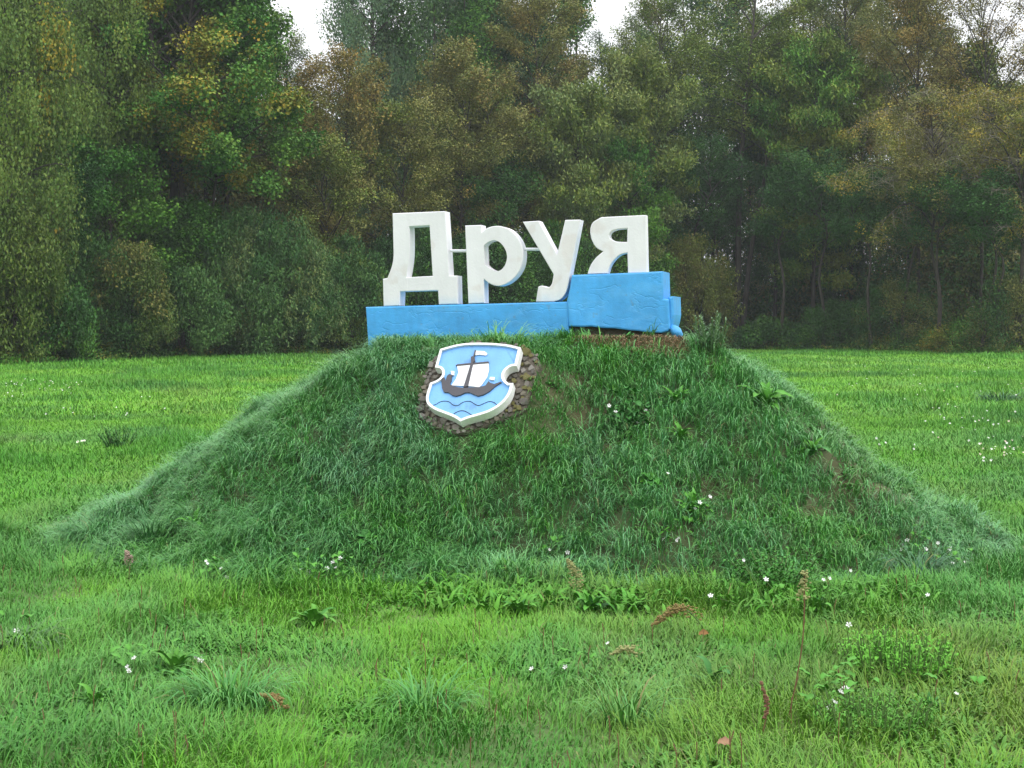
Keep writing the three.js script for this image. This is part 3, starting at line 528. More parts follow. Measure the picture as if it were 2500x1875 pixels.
rosette('dark tuft of leaves in the reddish grass of the lower right corner', 2270, 1740, 22, 0.7, longLeaves, 2, 29);
stalky('tall grey green mugwort rising right of the blue block', 1735, 862, { n: 22, h: 0.33, spread: 0.17, leaves: longLeaves, ls: 0.36, dens: 90, mat: (() => { const m = leafMat(0.6, 0.4); m.color.setRGB(0.14, 0.23, 0.12); return m; })(), name: 'mugwort', category: 'mugwort' }, 31);
stalky('bushy fine leaved weed in the right foreground', 2190, 1640, { n: 90, h: 0.19, base: 0.85, jit: 0.07, spread: 0.3, leaves: roundLeaves.concat(longLeaves), ls: 0.27, dens: 120, mat: (() => { const m = leafMat(0.6, 0.3); m.color.setRGB(0.11, 0.32, 0.035); return m; })(), category: 'weed' }, 32);
stalky('low ferny weed at the bottom right of the foreground', 2130, 1775, { n: 70, h: 0.13, base: 0.85, jit: 0.06, spread: 0.28, leaves: longLeaves.concat(roundLeaves), ls: 0.2, dens: 170, mi: 3 }, 33);
stalky('leafy campion patch at the right front foot of the mound', 1900, 1450, { n: 34, h: 0.26, spread: 0.34, leaves: roundLeaves, ls: 0.55, dens: 80, mi: 0 }, 34);
stalky('small bushy weed against the low plinth above the coat of arms', 1085, 812, { n: 12, h: 0.12, spread: 0.16, leaves: roundLeaves, ls: 0.45, dens: 110, mi: 1 }, 35);
stalky('leafy weed below the plinth right of the coat of arms', 1330, 830, { n: 12, h: 0.09, spread: 0.14, leaves: roundLeaves, ls: 0.45, dens: 120, mi: 3 }, 36);
stalky('dark bushy weed in the meadow left of the mound', 290, 1100, { n: 24, h: 0.3, spread: 0.3, leaves: longLeaves, ls: 0.4, dens: 80, mi: 2 }, 37);
flowers('white campion with dark leaves in the middle of the right slope', [[1487, 991], [1503, 1006], [1505, 1020], [1509, 1035], [1543, 1029], [1557, 1032], [1577, 1003], [1575, 1034], [1548, 1023]], { leaves: 60, rad: 0.17, ls: 0.8, mi: 2, s: 1.05, down: 20 }, 1);
flowers('white campion flowers over the leafy patch of the lower right slope', [[1708, 1227], [1733, 1213], [1697, 1242], [1702, 1268], [1630, 1156]], { leaves: 16 }, 2);
flowers('two pairs of white flowers at the lower middle of the right slope', [[1622, 1318], [1651, 1320], [1657, 1314]], { leaves: 8 }, 3);
flowers('lone white flowers at the middle of the mound foot, nearest the picture centre', [[1341, 1342], [1385, 1349]], { leaves: 6 }, 4);
flowers('line of white flowers at the right foot of the mound', [[2198, 1342], [2215, 1320], [2205, 1330], [2260, 1341], [2290, 1326], [2320, 1340]], { leaves: 10, rad: 0.25 }, 5);
flowers('pair of white flowers at the right foot of the mound, below the line of six', [[2325, 1375], [2356, 1372]], { leaves: 6 }, 6);
flowers('white flowers scattered over the campion patch at the right front foot', [[1815, 1368], [2010, 1416], [2076, 1393], [2025, 1412], [1870, 1415], [1735, 1455], [2265, 1453]], { leaves: 20, rad: 0.3, down: 30 }, 7);
flowers('white flowers on the ridge of the mound right flank against the pale meadow', [[2140, 1070], [2146, 1085], [2162, 1081], [2232, 1085], [2231, 1096]], { leaves: 6, s: 1 }, 8);
flowers('left pair of white flowers at the left front foot of the mound', [[503, 1370], [506, 1376], [540, 1388], [553, 1410]], { leaves: 10 }, 9);
flowers('group of white flowers at the left front foot of the mound, the fuller one', [[735, 1391], [753, 1396], [752, 1402], [764, 1394], [798, 1388], [814, 1372], [820, 1386], [830, 1363]], { leaves: 26, rad: 0.2 }, 10);
flowers('two daisies with yellow eyes in the meadow far left of the mound', [[190, 1079], [206, 1076], [200, 1077]], { leaves: 4, eye: true, s: 1.6, down: 40, name: 'daisy' }, 11);
flowers('tiny white flowers in the foreground beside the left dock rosette', [[478, 1603], [490, 1612]], { leaves: 5 }, 12);
flowers('ragged whitish flower in the left foreground', [[311, 1628], [314, 1636], [316, 1641], [327, 1607]], { leaves: 8, s: 0.8 }, 13);
flowers('pinkish white clover like flowers in the right foreground, upper group', [[2052, 1687], [2062, 1680], [2070, 1678], [2056, 1692], [2068, 1686]], { leaves: 12, s: 0.75 }, 14);
flowers('pinkish white clover like flowers in the right foreground, lower group', [[2018, 1730], [2033, 1712], [2037, 1730], [2028, 1722], [2040, 1716]], { leaves: 12, s: 0.75 }, 15);
flowers('single white flower in the grass right of the dock seed plume', [[2072, 1526]], { leaves: 4 }, 16);
flowers('small white flowers in the grass below the dock row', [[1380, 1629], [1298, 1633], [1484, 1571]], { leaves: 6, s: 0.8 }, 17);
flowers('white flower in the reddish grass near the right edge', [[2335, 1694]], { leaves: 3, s: 0.9 }, 18);
flowers('white flowers at the far left edge of the foreground', [[52, 1557], [40, 1540]], { leaves: 6 }, 19);
panicle('rusty seed plume bent to the left in front of the mound', [1740, 1545], [1592, 1528], { n: 300, w: 0.07, from: 0.3, bowY: 0.12, bow: 0 }, 41);
panicle('tall thin dock stalk with a brown plume in the right foreground', [1920, 1760], [1965, 1395], { n: 60, w: 0.04, from: 0.78, stalk: redMat, mat: paleMat, r: 0.003 }, 42);
panicle('pale green seed stalk at the middle front foot of the mound', [1405, 1470], [1385, 1365], { n: 190, w: 0.06, from: 0.25, mat: paleMat }, 43);
panicle('orange brown seed plume in the big left tussock', [690, 1745], [630, 1695], { n: 200, w: 0.04, from: 0.3, mat: rustMat }, 44);
panicle('dead greyish seed stalk at the left foot of the mound', [300, 1400], [308, 1345], { n: 120, w: 0.04, from: 0.3, mat: mat(0.3, 0.22, 0.17, 0.8) }, 45);
panicle('dark red sorrel stalk in the lower middle right', [1852, 1810], [1858, 1665], { n: 60, w: 0.012, from: 0.3, mat: redMat, stalk: redMat, r: 0.0025 }, 46);
panicle('pale seed plume drooping in the grass right of the lower dock row', [1560, 1620], [1490, 1598], { n: 160, w: 0.05, from: 0.3, bowY: 0.05, mat: paleMat }, 47);
tussock('largest grass tussock, arching in the left foreground', 560, 1725, { n: 340, rad: 0.2, len: 0.30 }, 51);
tussock('grass tussock left of the middle at the bottom of the photo', 1040, 1735, { n: 150, rad: 0.17, len: 0.28 }, 52);
tussock('pale spreading grass tuft right of the middle at the bottom of the photo', 1520, 1770, { n: 110, rad: 0.13, len: 0.32, bend: 2.6, c: [0.10, 0.27, 0.055] }, 53);
tussock('shining grass tuft at the left front foot of the mound', 640, 1430, { n: 220, rad: 0.12, len: 0.34 }, 54);
tussock('dark upright grass tuft against the plinth where the raised block begins', 1372, 812, { n: 60, rad: 0.05, len: 0.24, bend: 1.0, c: [0.05, 0.12, 0.04] }, 55);
tussock('dark grass tuft on the left foot of the mound', 370, 1330, { n: 200, rad: 0.12, len: 0.3, bend: 1.6, c: [0.045, 0.15, 0.04] }, 56);
tussock('bluish grass tuft at the right foot of the mound', 2240, 1410, { n: 220, rad: 0.15, len: 0.32, c: [0.06, 0.16, 0.07] }, 57);
tussock('pale grass tuft at the left edge of the foreground', 40, 1590, { n: 180, rad: 0.16, len: 0.28, c: [0.09, 0.19, 0.06] }, 58);
tussock('bluish tussock in the far right meadow', 2440, 985, { n: 180, rad: 0.4, len: 0.5, w: 0.014, c: [0.05, 0.15, 0.06] }, 59);
tussock('upright bright tuft in the right meadow', 2280, 1010, { n: 90, rad: 0.12, len: 0.4, w: 0.012, bend: 1.0, c: [0.09, 0.24, 0.03] }, 60);
{
  // small red sorrel spikes and dry heads among the grass
  const R = rng(91), S = [];
  for (let k = 0; k < 170; k++) {
    const d = 5 + 5.2 * R(), x = (R() * 2 - 1) * (d * 0.39 + 0.4), z = CZ - d; if (moundT(x, z) < 0.98) continue; const h = 0.05 + 0.08 * R(), y = groundY(x, z), t = (R() - 0.5) * 0.06;
    S.push(new THREE.CylinderGeometry(0.0012, 0.0018, h, 4).translate(x, y + h / 2, z)); for (let i = 0; i < 5; i++) S.push(new THREE.CylinderGeometry(0.0012, 0.0026, 0.012, 4).translate(x + t * i * 0.1, y + h + i * 0.009, z));
  }
  add(new THREE.Mesh(mergeGeometries(S), redMat), 'sorrel_spikes', { label: 'small rusty sorrel spikes scattered through the front meadow', category: 'sorrel', kind: 'stuff' });
  // white specks of far flowers
  const ms = [], cs = [];
  const zones = [[60, 200, 950, 985, 26], [0, 60, 960, 1000, 14], [2380, 2500, 1125, 1170, 26], [2200, 2500, 900, 1000, 22], [2250, 2500, 1020, 1120, 30], [2000, 2300, 880, 1000, 30], [100, 500, 1000, 1060, 12]];
  for (const [a, b, c, d, n] of zones) for (let i = 0; i < n; i++) { const p = hit(lerp(a, b, R()), lerp(c, d, R())); ms.push(new THREE.Matrix4().compose(p.add(V(0, 0.2 + 0.1 * R(), 0)), new THREE.Quaternion().setFromEuler(new THREE.Euler(0.7 + (R() - 0.5), R(), R() - 0.5)), V(1, 1, 1).multiplyScalar(0.55 + 0.4 * R()))); cs.push(R() < 0.3 ? [0.75, 0.6, 0.5] : [0.85, 0.85, 0.8]); }
  add(instanced('meadow_flowers', flowerGeo, mat(1, 1, 1, 0.6), ms, cs), 'meadow_flowers', { label: 'tiny white flowers dotted over the far meadow', category: 'flowers', kind: 'stuff' });
  const dryLeaf = (label, px, py, c) => { const p = hit(px, py), m = new THREE.Mesh(leafGeo(800 + px, 0.055, 0.04, 0.8, { up: 0.3 }), (() => { const q = leafMat(0.7, 0.3); q.color.setRGB(...c); return q; })()); m.position.copy(p).add(V(-0.02, 0.07, 0)); m.rotation.set(0.5, px, 0.2); add(m, 'fallen_leaf', { label, category: 'leaf' }); };
  dryLeaf('pinkish fallen leaf at the bottom edge right of the middle', 1765, 1852, [0.26, 0.15, 0.09]); dryLeaf('reddish fallen leaf in the grass right of the pale plume', 1715, 1578, [0.17, 0.09, 0.03]);
}

// ---------------------------------------------------------------- trees, shrubs, the wood behind
function cluster(seed, kind) {
  const R = rng(seed), P = [], I = [], C = [];
  const K = { broad: [36, 0.098, 0.9, 0.42], small: [34, 0.078, 0.8, 0.38], strand: [30, 0.085, 0.75, 0.2], willow: [30, 0.15, 0.36, 0.42], shrub: [36, 0.115, 0.5, 0.36] }[kind];
  const [n, size, ratio, rad] = K;
  for (let i = 0; i < n; i++) {
    let c;
    if (kind === 'strand') c = V((R() - 0.5) * 2 * rad, 0.15 - 1.35 * R(), (R() - 0.5) * 2 * rad);
    else { c = V(R() - 0.5, R() - 0.5, R() - 0.5).normalize().multiplyScalar(rad * Math.cbrt(R())); c.y *= 0.75; }
    const d = V(R() - 0.5, kind === 'strand' ? -1.2 : (kind === 'shrub' || kind === 'willow') ? R() * 1.3 - 0.3 : R() * 0.8 - 0.6, R() - 0.5).normalize(), u = V(R() - 0.5, 0.9, R() - 0.5);
    const s = d.clone().cross(u).normalize(), up = s.clone().cross(d), L = size * (0.65 + 0.7 * R()), w = L * ratio * 0.5, fold = w * 0.5, b = P.length / 3, k = 0.75 + 0.5 * R(), h = 0.85 + 0.3 * R();
    const mid = c.clone().addScaledVector(d, L * 0.45);
    for (const v of [c, mid.clone().addScaledVector(s, w).addScaledVector(up, fold), c.clone().addScaledVector(d, L), mid.clone().addScaledVector(s, -w).addScaledVector(up, fold)]) { P.push(v.x, v.y, v.z); C.push(k * h, k, k * (2 - h)); }
    I.push(b, b + 1, b + 2, b, b + 2, b + 3);
  }
  return buildGeo(P, I, C);
}
const CL = {}; let cs = 900; for (const k of ['broad', 'small', 'strand', 'willow', 'shrub']) CL[k] = [cluster(cs++, k), cluster(cs++, k), cluster(cs++, k)];
const foliageMat = leafMat(0.62, 0.45);
const barkMat = (() => { const t = tintTexture(256, (u, v) => { const n = fbm(u * 14, v * 5, 4), k = 0.5 + n; return [0.045 * k, 0.038 * k, 0.030 * k]; }); t.wrapS = t.wrapT = THREE.RepeatWrapping; return mat(1, 1, 1, 0.95, { map: t, bumpMap: bumpFine, bumpScale: 0.02 }); })();
const twigMat = mat(0.20, 0.18, 0.14, 0.9);
const PAL = {
  weep: [[0.058, 0.105, 0.018], [0.100, 0.148, 0.024]], olive: [[0.085, 0.135, 0.018], [0.150, 0.190, 0.026]], green: [[0.040, 0.130, 0.014], [0.080, 0.185, 0.018]], dark: [[0.022, 0.075, 0.014], [0.042, 0.110, 0.018]],
  blue: [[0.072, 0.135, 0.062], [0.110, 0.175, 0.080]], brown: [[0.130, 0.142, 0.034], [0.185, 0.170, 0.042]], rust: [[0.145, 0.150, 0.036], [0.220, 0.155, 0.038]],
  maple: [[0.046, 0.140, 0.018], [0.100, 0.190, 0.022]], grey: [[0.115, 0.168, 0.056], [0.170, 0.205, 0.058]], yellow: [[0.170, 0.175, 0.022], [0.290, 0.210, 0.022]], bush: [[0.030, 0.092, 0.022], [0.080, 0.165, 0.036]],
};
function tube(S, pts, radii, sides) {
  const b = S.P.length / 3, up = V(0.3, 0.2, 0.93); let len = 0;
  pts.forEach((p, i) => {
    const d = (pts[i + 1] ?? p).clone().sub(pts[i - 1] ?? p).normalize(), s = d.clone().cross(up).normalize(), t = s.clone().cross(d); if (i) len += p.distanceTo(pts[i - 1]);
    for (let k = 0; k <= sides; k++) { const a = k / sides * 6.2832, r = radii[i]; S.P.push(p.x + r * (Math.cos(a) * s.x + Math.sin(a) * t.x), p.y + r * (Math.cos(a) * s.y + Math.sin(a) * t.y), p.z + r * (Math.cos(a) * s.z + Math.sin(a) * t.z)); S.U.push(k / sides, len * 0.6); }
    if (i) for (let k = 0; k < sides; k++) { const q = b + (i - 1) * (sides + 1) + k; S.I.push(q, q + 1, q + sides + 1, q + 1, q + sides + 2, q + sides + 1); }
  });
}
function makeTree(o) {
  const R = rng(o.seed), S = { P: [], I: [], U: [] }, T = { P: [], I: [], U: [] }, ms = [], cols = [];
  const pal = PAL[o.pal], acc = o.accent ? PAL[o.accent] : null, ls = o.leaf ?? 1, strand = o.kind === 'strand';
  const leaf = p => {
    if (p.y < 0.3) return;
    const n = fbm(p.x * 0.55 + o.seed, p.y * 0.55 + p.z * 0.4, 2); if (n < (o.gap ?? 0.3)) return;
    let c = mixc(pal[0], pal[1], smooth(0.35, 0.7, fbm(p.x * 0.8 + 30 + o.seed, p.y * 0.8 + p.z * 0.7, 2)) * 0.8 + 0.2 * R());
    if (acc) { const a = fbm(p.x * 0.7 + 3 * o.seed, p.y * 0.9 + p.z * 0.5, 2) + (o.accentTop ?? 0) * (p.y / o.h - 0.5); if (a > (o.accentAt ?? 0.55) - 0.06 * R()) c = mixc(c, acc[R() < 0.5 ? 0 : 1], 0.5 + 0.5 * R()); }
    const k = (0.85 + 0.3 * R()) * 1.3, q = new THREE.Quaternion().setFromEuler(new THREE.Euler(strand ? (R() - 0.5) * 0.3 : (R() - 0.5) * 1.2, R() * 6.283, strand ? (R() - 0.5) * 0.3 : (R() - 0.5) * 1.2)), s = ls * 1.22 * (0.7 + 0.6 * R());
    ms.push(new THREE.Matrix4().compose(p.clone().add(V(R() - 0.5, R() - 0.5, R() - 0.5).multiplyScalar(0.5 * ls)), q, V(s, s * (strand ? 0.8 + 0.6 * R() : 1), s))); cols.push([c[0] * k, c[1] * k, c[2] * k]);
  };
  const trunks = [{ lean: o.lean ?? [0, 0], h: o.h, r: o.r, x: 0, z: 0 }]; if (o.fork) trunks.push({ lean: o.fork.lean, h: o.h * (o.fork.h ?? 0.85), r: o.r * 0.8, x: o.fork.x ?? 0.3, z: 0 });
  for (const tr of trunks) {
    const N = 14, pts = [], rad = [], at = u => { const i = clamp(u) * (N - 1), a = Math.floor(i), b = Math.min(N - 1, a + 1); return pts[a].clone().lerp(pts[b], i - a); };
    const ph = R() * 50, wob = o.wob ?? 0.35;
    for (let i = 0; i < N; i++) { const t = i / (N - 1); pts.push(V(tr.x + tr.lean[0] * Math.pow(t, 1.3) + wob * t * 2 * (noise2(t * 4 + ph, 1) - 0.5), -0.15 + tr.h * 0.97 * t, tr.z + tr.lean[1] * t + wob * t * 2 * (noise2(t * 4 + ph, 9) - 0.5))); rad.push(tr.r * (Math.pow(1 - t, 0.8) * 0.92 + 0.05) * (i === 0 ? 1.35 : 1)); }
    tube(S, pts, rad, 9);
    const n = Math.round((o.mains ?? 26) * (trunks.length > 1 ? 0.65 : 1));
    for (let i = 0; i < n; i++) {
      const u = (i + R()) / n, y = lerp(o.clear, tr.h * 0.96, Math.pow(u, 0.85)), base = at(y / tr.h), prof = o.prof ? o.prof(u) : Math.pow(Math.sin(Math.PI * (0.12 + 0.86 * u)), 0.7);
      const len = o.w * 0.5 * prof * (0.75 + 0.45 * R()) + 0.25; let az = i * 2.4 + R() * 0.9, e = lerp(o.e0 ?? 0.35, o.e1 ?? 1.0, u) + (R() - 0.5) * 0.4;
      if (o.keep && !o.keep(az, u, R)) continue;
      const bp = [base], br = [], r0 = Math.min(0.5 * tr.r * (1.1 - 0.8 * u), 0.012 * len + 0.015), ns = 5; let p = base.clone();
      for (let s = 0; s < ns; s++) { p = p.clone().add(V(Math.cos(e) * Math.cos(az), Math.sin(e), Math.cos(e) * Math.sin(az)).multiplyScalar(len / ns / Math.max(0.6, Math.cos(Math.min(e, 1))))); bp.push(p); e -= (o.droop ?? 0.12) * (0.4 + R()); az += (R() - 0.5) * 0.4; }
      for (let s = 0; s <= ns; s++) br.push(r0 * (1 - 0.85 * s / ns) + 0.004); tube(S, bp, br, 5);
      const sub = Math.round(2.5 + len * (o.subs ?? 2.2));
      for (let j = 0; j < sub; j++) {
        const f = 0.22 + 0.78 * (j + R()) / sub, k = Math.min(ns - 1, Math.floor(f * ns)), b = bp[k].clone().lerp(bp[k + 1], f * ns - k), az2 = az + (j % 2 ? 1 : -1) * (0.4 + 0.9 * R()), l2 = (0.25 + 0.42 * len * (1.15 - f)) * (0.7 + 0.6 * R()); let e2 = e + 0.5 + (R() - 0.5) * 0.9 - (strand ? 0.5 : 0);
        const q = [b]; let w = b.clone(); for (let s = 0; s < 3; s++) { w = w.clone().add(V(Math.cos(e2) * Math.cos(az2), Math.sin(e2), Math.cos(e2) * Math.sin(az2)).multiplyScalar(l2 / 3)); q.push(w); e2 -= (o.droop ?? 0.12) * 1.2; }
        tube(o.twigs ? T : S, q, [0.012, 0.010, 0.008, 0.005].map(v => v * (o.twigR ?? 1)), 3);
        if (o.twigs) for (let s = 0; s < o.twigs; s++) { const a = q[1 + Math.floor(R() * 3)], az3 = R() * 6.283, l3 = 0.35 + 0.7 * R(); let e3 = 0.9 - R() * 1.2, c = a; const tp = [a]; for (let v = 0; v < 2; v++) { c = c.clone().add(V(Math.cos(e3) * Math.cos(az3), Math.sin(e3), Math.cos(e3) * Math.sin(az3)).multiplyScalar(l3 / 2)); tp.push(c); e3 -= 0.3; } tube(T, tp, [0.009, 0.007, 0.004], 3); if (R() < (o.tipLeaf ?? 0.3)) leaf(c); }
        const m = Math.max(1, Math.round(l2 * 1.9 * (o.dens ?? 2.6))); for (let s = 0; s < m; s++) { const g = (s + R()) / m; leaf(b.clone().lerp(w, g)); }
        if (R() < (o.tip ?? 1)) leaf(w);
      }
      if (!o.bareMain) for (let s = 2; s <= ns; s++) leaf(bp[s]);
    }
  }
  const g = new THREE.Group();
  const geo = S2 => { const b = new THREE.BufferGeometry(); b.setAttribute('position', new THREE.Float32BufferAttribute(S2.P, 3)); b.setAttribute('uv', new THREE.Float32BufferAttribute(S2.U, 2)); b.setIndex(S2.I); b.computeVertexNormals(); return b; };
  part(g, 'trunk', geo(S), barkMat); if (T.P.length) { const t = part(g, 'twigs', geo(T), o.twigMat ?? barkMat); t.userData.kind = 'stuff'; }
  g.add(instanced('crown', CL[o.kind][o.seed % 3], foliageMat, ms, cols));
  return g;
}
function makeBush(o) {
  const R = rng(o.seed), S = { P: [], I: [], U: [] }, ms = [], cols = [], pal = PAL[o.pal], acc = o.accent ? PAL[o.accent] : null, n = o.n ?? Math.round(42 * o.h * o.w);
  const lobes = [], NL = Math.round(18 + 1.9 * o.h * o.w);
  for (let i = 0; i < NL; i++) { const a = R() * 6.283, y = Math.pow(R(), 0.75), q = Math.pow(1 - y * y, 0.42) * (0.72 + 0.28 * R()), s = 0.08 + 0.10 * R(); lobes.push([V(Math.cos(a) * o.w * (0.5 - s * 0.75) * q, o.h * lerp(0.06, 1 - s, y), Math.sin(a) * o.w * (0.42 - s * 0.6) * q), s * Math.min(o.w, o.h * 1.3)]); }
  for (let i = 0; i < n; i++) {
    const [lc, lr] = lobes[Math.floor(R() * NL)], d = V(R() - 0.5, R() - 0.42, R() - 0.5).normalize().multiplyScalar(lr * Math.pow(R(), 0.28)), p = lc.clone().add(V(d.x, d.y * 1.15, d.z)); if (p.y < 0.05) p.y = 0.05 + 0.2 * R(); if (R() < (o.thin ?? 0)) continue;
    let c = mixc(pal[0], pal[1], 0.55 * smooth(0.4, 0.65, fbm(p.x * 1.1 + o.seed, p.y * 1.1 + p.z, 2)) + 0.45 * R()); if (acc && fbm(p.x + 7 * o.seed, p.y + p.z, 2) > (o.accentAt ?? 0.56)) c = mixc(c, acc[R() < 0.5 ? 0 : 1], 0.7);
    const k = (0.85 + 0.3 * R()) * 1.15, s = (o.leaf ?? 1) * (0.7 + 0.6 * R()); cols.push([c[0] * k, c[1] * k, c[2] * k]);
    ms.push(new THREE.Matrix4().compose(p, new THREE.Quaternion().setFromEuler(new THREE.Euler((R() - 0.5) * 0.7, R() * 6.283, (R() - 0.5) * 0.7)), V(s, s * (o.tall ?? 1.1), s)));
  }
  for (let i = 0; i < 9; i++) { const a = R() * 6.283, l = 0.3 + 0.5 * R(); tube(S, [V(Math.cos(a) * 0.15, -0.1, Math.sin(a) * 0.15), V(Math.cos(a) * o.w * 0.15 * l, o.h * 0.4, Math.sin(a) * o.w * 0.15 * l), V(Math.cos(a) * o.w * 0.4 * l, o.h * 0.85, Math.sin(a) * o.w * 0.35 * l)], [0.045, 0.03, 0.01], 5); }
  const g = new THREE.Group(), b = new THREE.BufferGeometry(); b.setAttribute('position', new THREE.Float32BufferAttribute(S.P, 3)); b.setAttribute('uv', new THREE.Float32BufferAttribute(S.U, 2)); b.setIndex(S.I); b.computeVertexNormals();
  part(g, 'stem', b, barkMat); g.add(instanced('foliage', CL[o.kind ?? 'shrub'][o.seed % 3], foliageMat, ms, cols)); return g;
}
// px, metres behind the edge of the wood, height and width of the crown as the photograph shows them
const stand = (px, off, topPy, wPx) => { const d = edgeAt(px) + off, x = (px - 1250) / FOC * d; return { d, p: V(x, fieldY(x, CZ - d), CZ - d), h: EYE + (785 - topPy) * d / FOC, w: wPx * d / FOC }; };
let tseed = 100;
function tree(name, label, px, off, topPy, wPx, o) {
  const s = stand(px, off, topPy, wPx), g = makeTree({ seed: tseed++, h: s.h, w: s.w, r: 0.012 * s.h + 0.03, clear: s.h * 0.25, ...o, ...(o.clearPy ? { clear: EYE + (785 - o.clearPy) * s.d / FOC } : {}) });
  g.position.copy(s.p); add(g, name, { label, category: 'tree' });
}
function bush(label, px, off, topPy, wPx, o, name = 'shrub') { const s = stand(px, off, topPy, wPx), g = makeBush({ seed: tseed++, h: s.h * 1.04, w: s.w * 1.35, ...o }); g.position.copy(s.p); add(g, name, { label, category: 'shrub' }); }
const roundTop = u => Math.pow(Math.sin(Math.PI * (0.15 + 0.8 * u)), 0.6), column = u => 0.55 + 0.45 * Math.sin(Math.PI * (0.1 + 0.85 * u)), vase = u => Math.pow(Math.sin(Math.PI * (0.05 + 0.75 * u)), 0.8);
// left
tree('birch_tree', 'weeping birch with hanging olive leaves at the left edge of the photo', 30, 1, -220, 330, { kind: 'strand', pal: 'weep', clear: 1.5, mains: 46, droop: 0.25, dens: 3.2, accent: 'yellow', accentAt: 0.78, leaf: 1.05 });
tree('birch_tree', 'slender grey green birch behind the weeping birch, its thin dark trunk leaning', 205, 5, -160, 300, { kind: 'strand', pal: 'weep', clear: 6, mains: 34, lean: [1.4, 0], r: 0.17, dens: 2.8 });
tree('maple_tree', 'tallest maple of the left half, dark trunk forking high in its green crown', 385, 5, -200, 470, { kind: 'broad', pal: 'maple', clearPy: 330, mains: 58, keep: (az, u) => Math.sin(az) < 0.2 || u > 0.75, r: 0.36, wob: 0.3, fork: { lean: [1.6, 0], x: 0.35, h: 0.92 }, dens: 2.6, leaf: 1.2, gap: 0.33, prof: roundTop });
tree('maple_tree', 'lower maple with orange yellow leaf tips in front of the tall maple', 440, 1.5, 95, 440, { kind: 'broad', pal: 'maple', clearPy: 440, mains: 34, r: 0.24, lean: [0.6, 0], dens: 2.8, leaf: 1.05, accent: 'yellow', accentAt: 0.64, accentTop: 0.15, gap: 0.36, fork: { lean: [1.9, 0], x: 0.4, h: 0.72 }, prof: roundTop });
tree('maple_tree', 'bright green maple whose crown edges the gap of white sky', 560, 6, -90, 245, { kind: 'broad', pal: 'maple', clearPy: 380, mains: 34, r: 0.2, dens: 2.8, leaf: 1.1, prof: roundTop });
tree('young_tree', 'young dark green tree between the weeping birch and the maples', 285, 2, 300, 230, { kind: 'broad', pal: 'green', clear: 1.8, mains: 24, r: 0.12, lean: [-0.8, 0], dens: 2.6 });
tree('aspen_tree', 'pale grey tree far back at the foot of the left sky gap', 712, 24, 75, 120, { kind: 'small', pal: 'grey', clear: 6, mains: 30, prof: column, dens: 2.4, leaf: 1.1 });
// middle
tree('alder_tree', 'rusty brown alder right of the maples, white sky showing through', 735, 3, 205, 190, { kind: 'small', pal: 'rust', clear: 3, mains: 32, e0: 0.7, e1: 1.2, dens: 2.2, gap: 0.36, prof: column, r: 0.1 });
tree('alder_tree', 'rust tinted thin alder in front of the tall hanging birch', 850, 4, 165, 200, { kind: 'small', pal: 'rust', clear: 3, mains: 34, e0: 0.7, e1: 1.2, dens: 2.2, gap: 0.37, prof: column, r: 0.1 });
tree('alder_tree', 'olive brown alder left of the letter Д, low and bushy', 800, 1, 375, 240, { kind: 'small', pal: 'brown', clear: 1.2, mains: 34, e0: 0.6, e1: 1.1, dens: 2.8, accent: 'olive', accentAt: 0.45, r: 0.1 });
tree('birch_tree', 'tall bluish hanging birch far back right of the left sky gap', 905, 16, -170, 245, { kind: 'strand', pal: 'blue', clear: 7, mains: 44, droop: 0.28, dens: 2.4, gap: 0.37, leaf: 1.2 });
tree('birch_tree', 'tall bluish birch far back above the letter Д', 1100, 17, -200, 300, { kind: 'strand', pal: 'blue', clear: 6, mains: 44, droop: 0.22, dens: 2.6, gap: 0.34, leaf: 1.2 });
tree('alder_tree', 'brown alder above the letter Д', 985, 2, 245, 230, { kind: 'small', pal: 'brown', clear: 2, mains: 36, e0: 0.6, e1: 1.15, dens: 2.6, accent: 'olive', r: 0.11 });
tree('alder_tree', 'wide brown alder above the letter р', 1130, 4, 105, 250, { kind: 'small', pal: 'brown', clear: 4, mains: 40, e0: 0.6, e1: 1.15, dens: 2.6, r: 0.13, accent: 'rust', accentAt: 0.6 });
tree('willow_tree', 'old willow with a dark trunk leaning to the left above the letter У', 1310, 1.2, 215, 200, { kind: 'small', pal: 'brown', clearPy: 430, mains: 36, keep: az => Math.sin(az) < 0.3, lean: [-3.2, 0], r: 0.21, wob: 0.5, dens: 2.4, accent: 'olive', accentAt: 0.5 });
tree('birch_tree', 'brown leaved birch rising out of the picture above the letter У', 1335, 8, -60, 260, { kind: 'small', pal: 'brown', clear: 5, mains: 42, e0: 0.5, dens: 2.6, r: 0.14, accent: 'rust', accentAt: 0.57, lean: [-0.6, 0] });
tree('spruce_tree', 'small pointed tree far back between the two sky gaps', 1470, 22, 45, 75, { kind: 'small', pal: 'blue', clear: 4, mains: 34, prof: u => 1 - 0.85 * u, e0: 0, e1: 0.7, dens: 3, leaf: 1.1 });
tree('birch_tree', 'slim grey birch far back at the right rim of the small sky gap', 1550, 18, 25, 110, { kind: 'small', pal: 'grey', clear: 6, mains: 34, prof: column, dens: 2.4, leaf: 1.1 });
tree('willow_tree', 'pale grey green willow above the letter я', 1400, 1, 235, 230, { kind: 'willow', pal: 'grey', clear: 3.5, mains: 36, e0: 0.6, e1: 1.2, dens: 3, r: 0.15, accent: 'olive', leaf: 1.1 });
tree('willow_tree', 'broad grey green willow right of the letter я', 1560, 1.5, 140, 290, { kind: 'willow', pal: 'grey', clear: 3.5, mains: 40, e0: 0.6, e1: 1.2, dens: 3, r: 0.17, accent: 'olive', accentAt: 0.5, leaf: 1.1, lean: [-0.8, 0] });
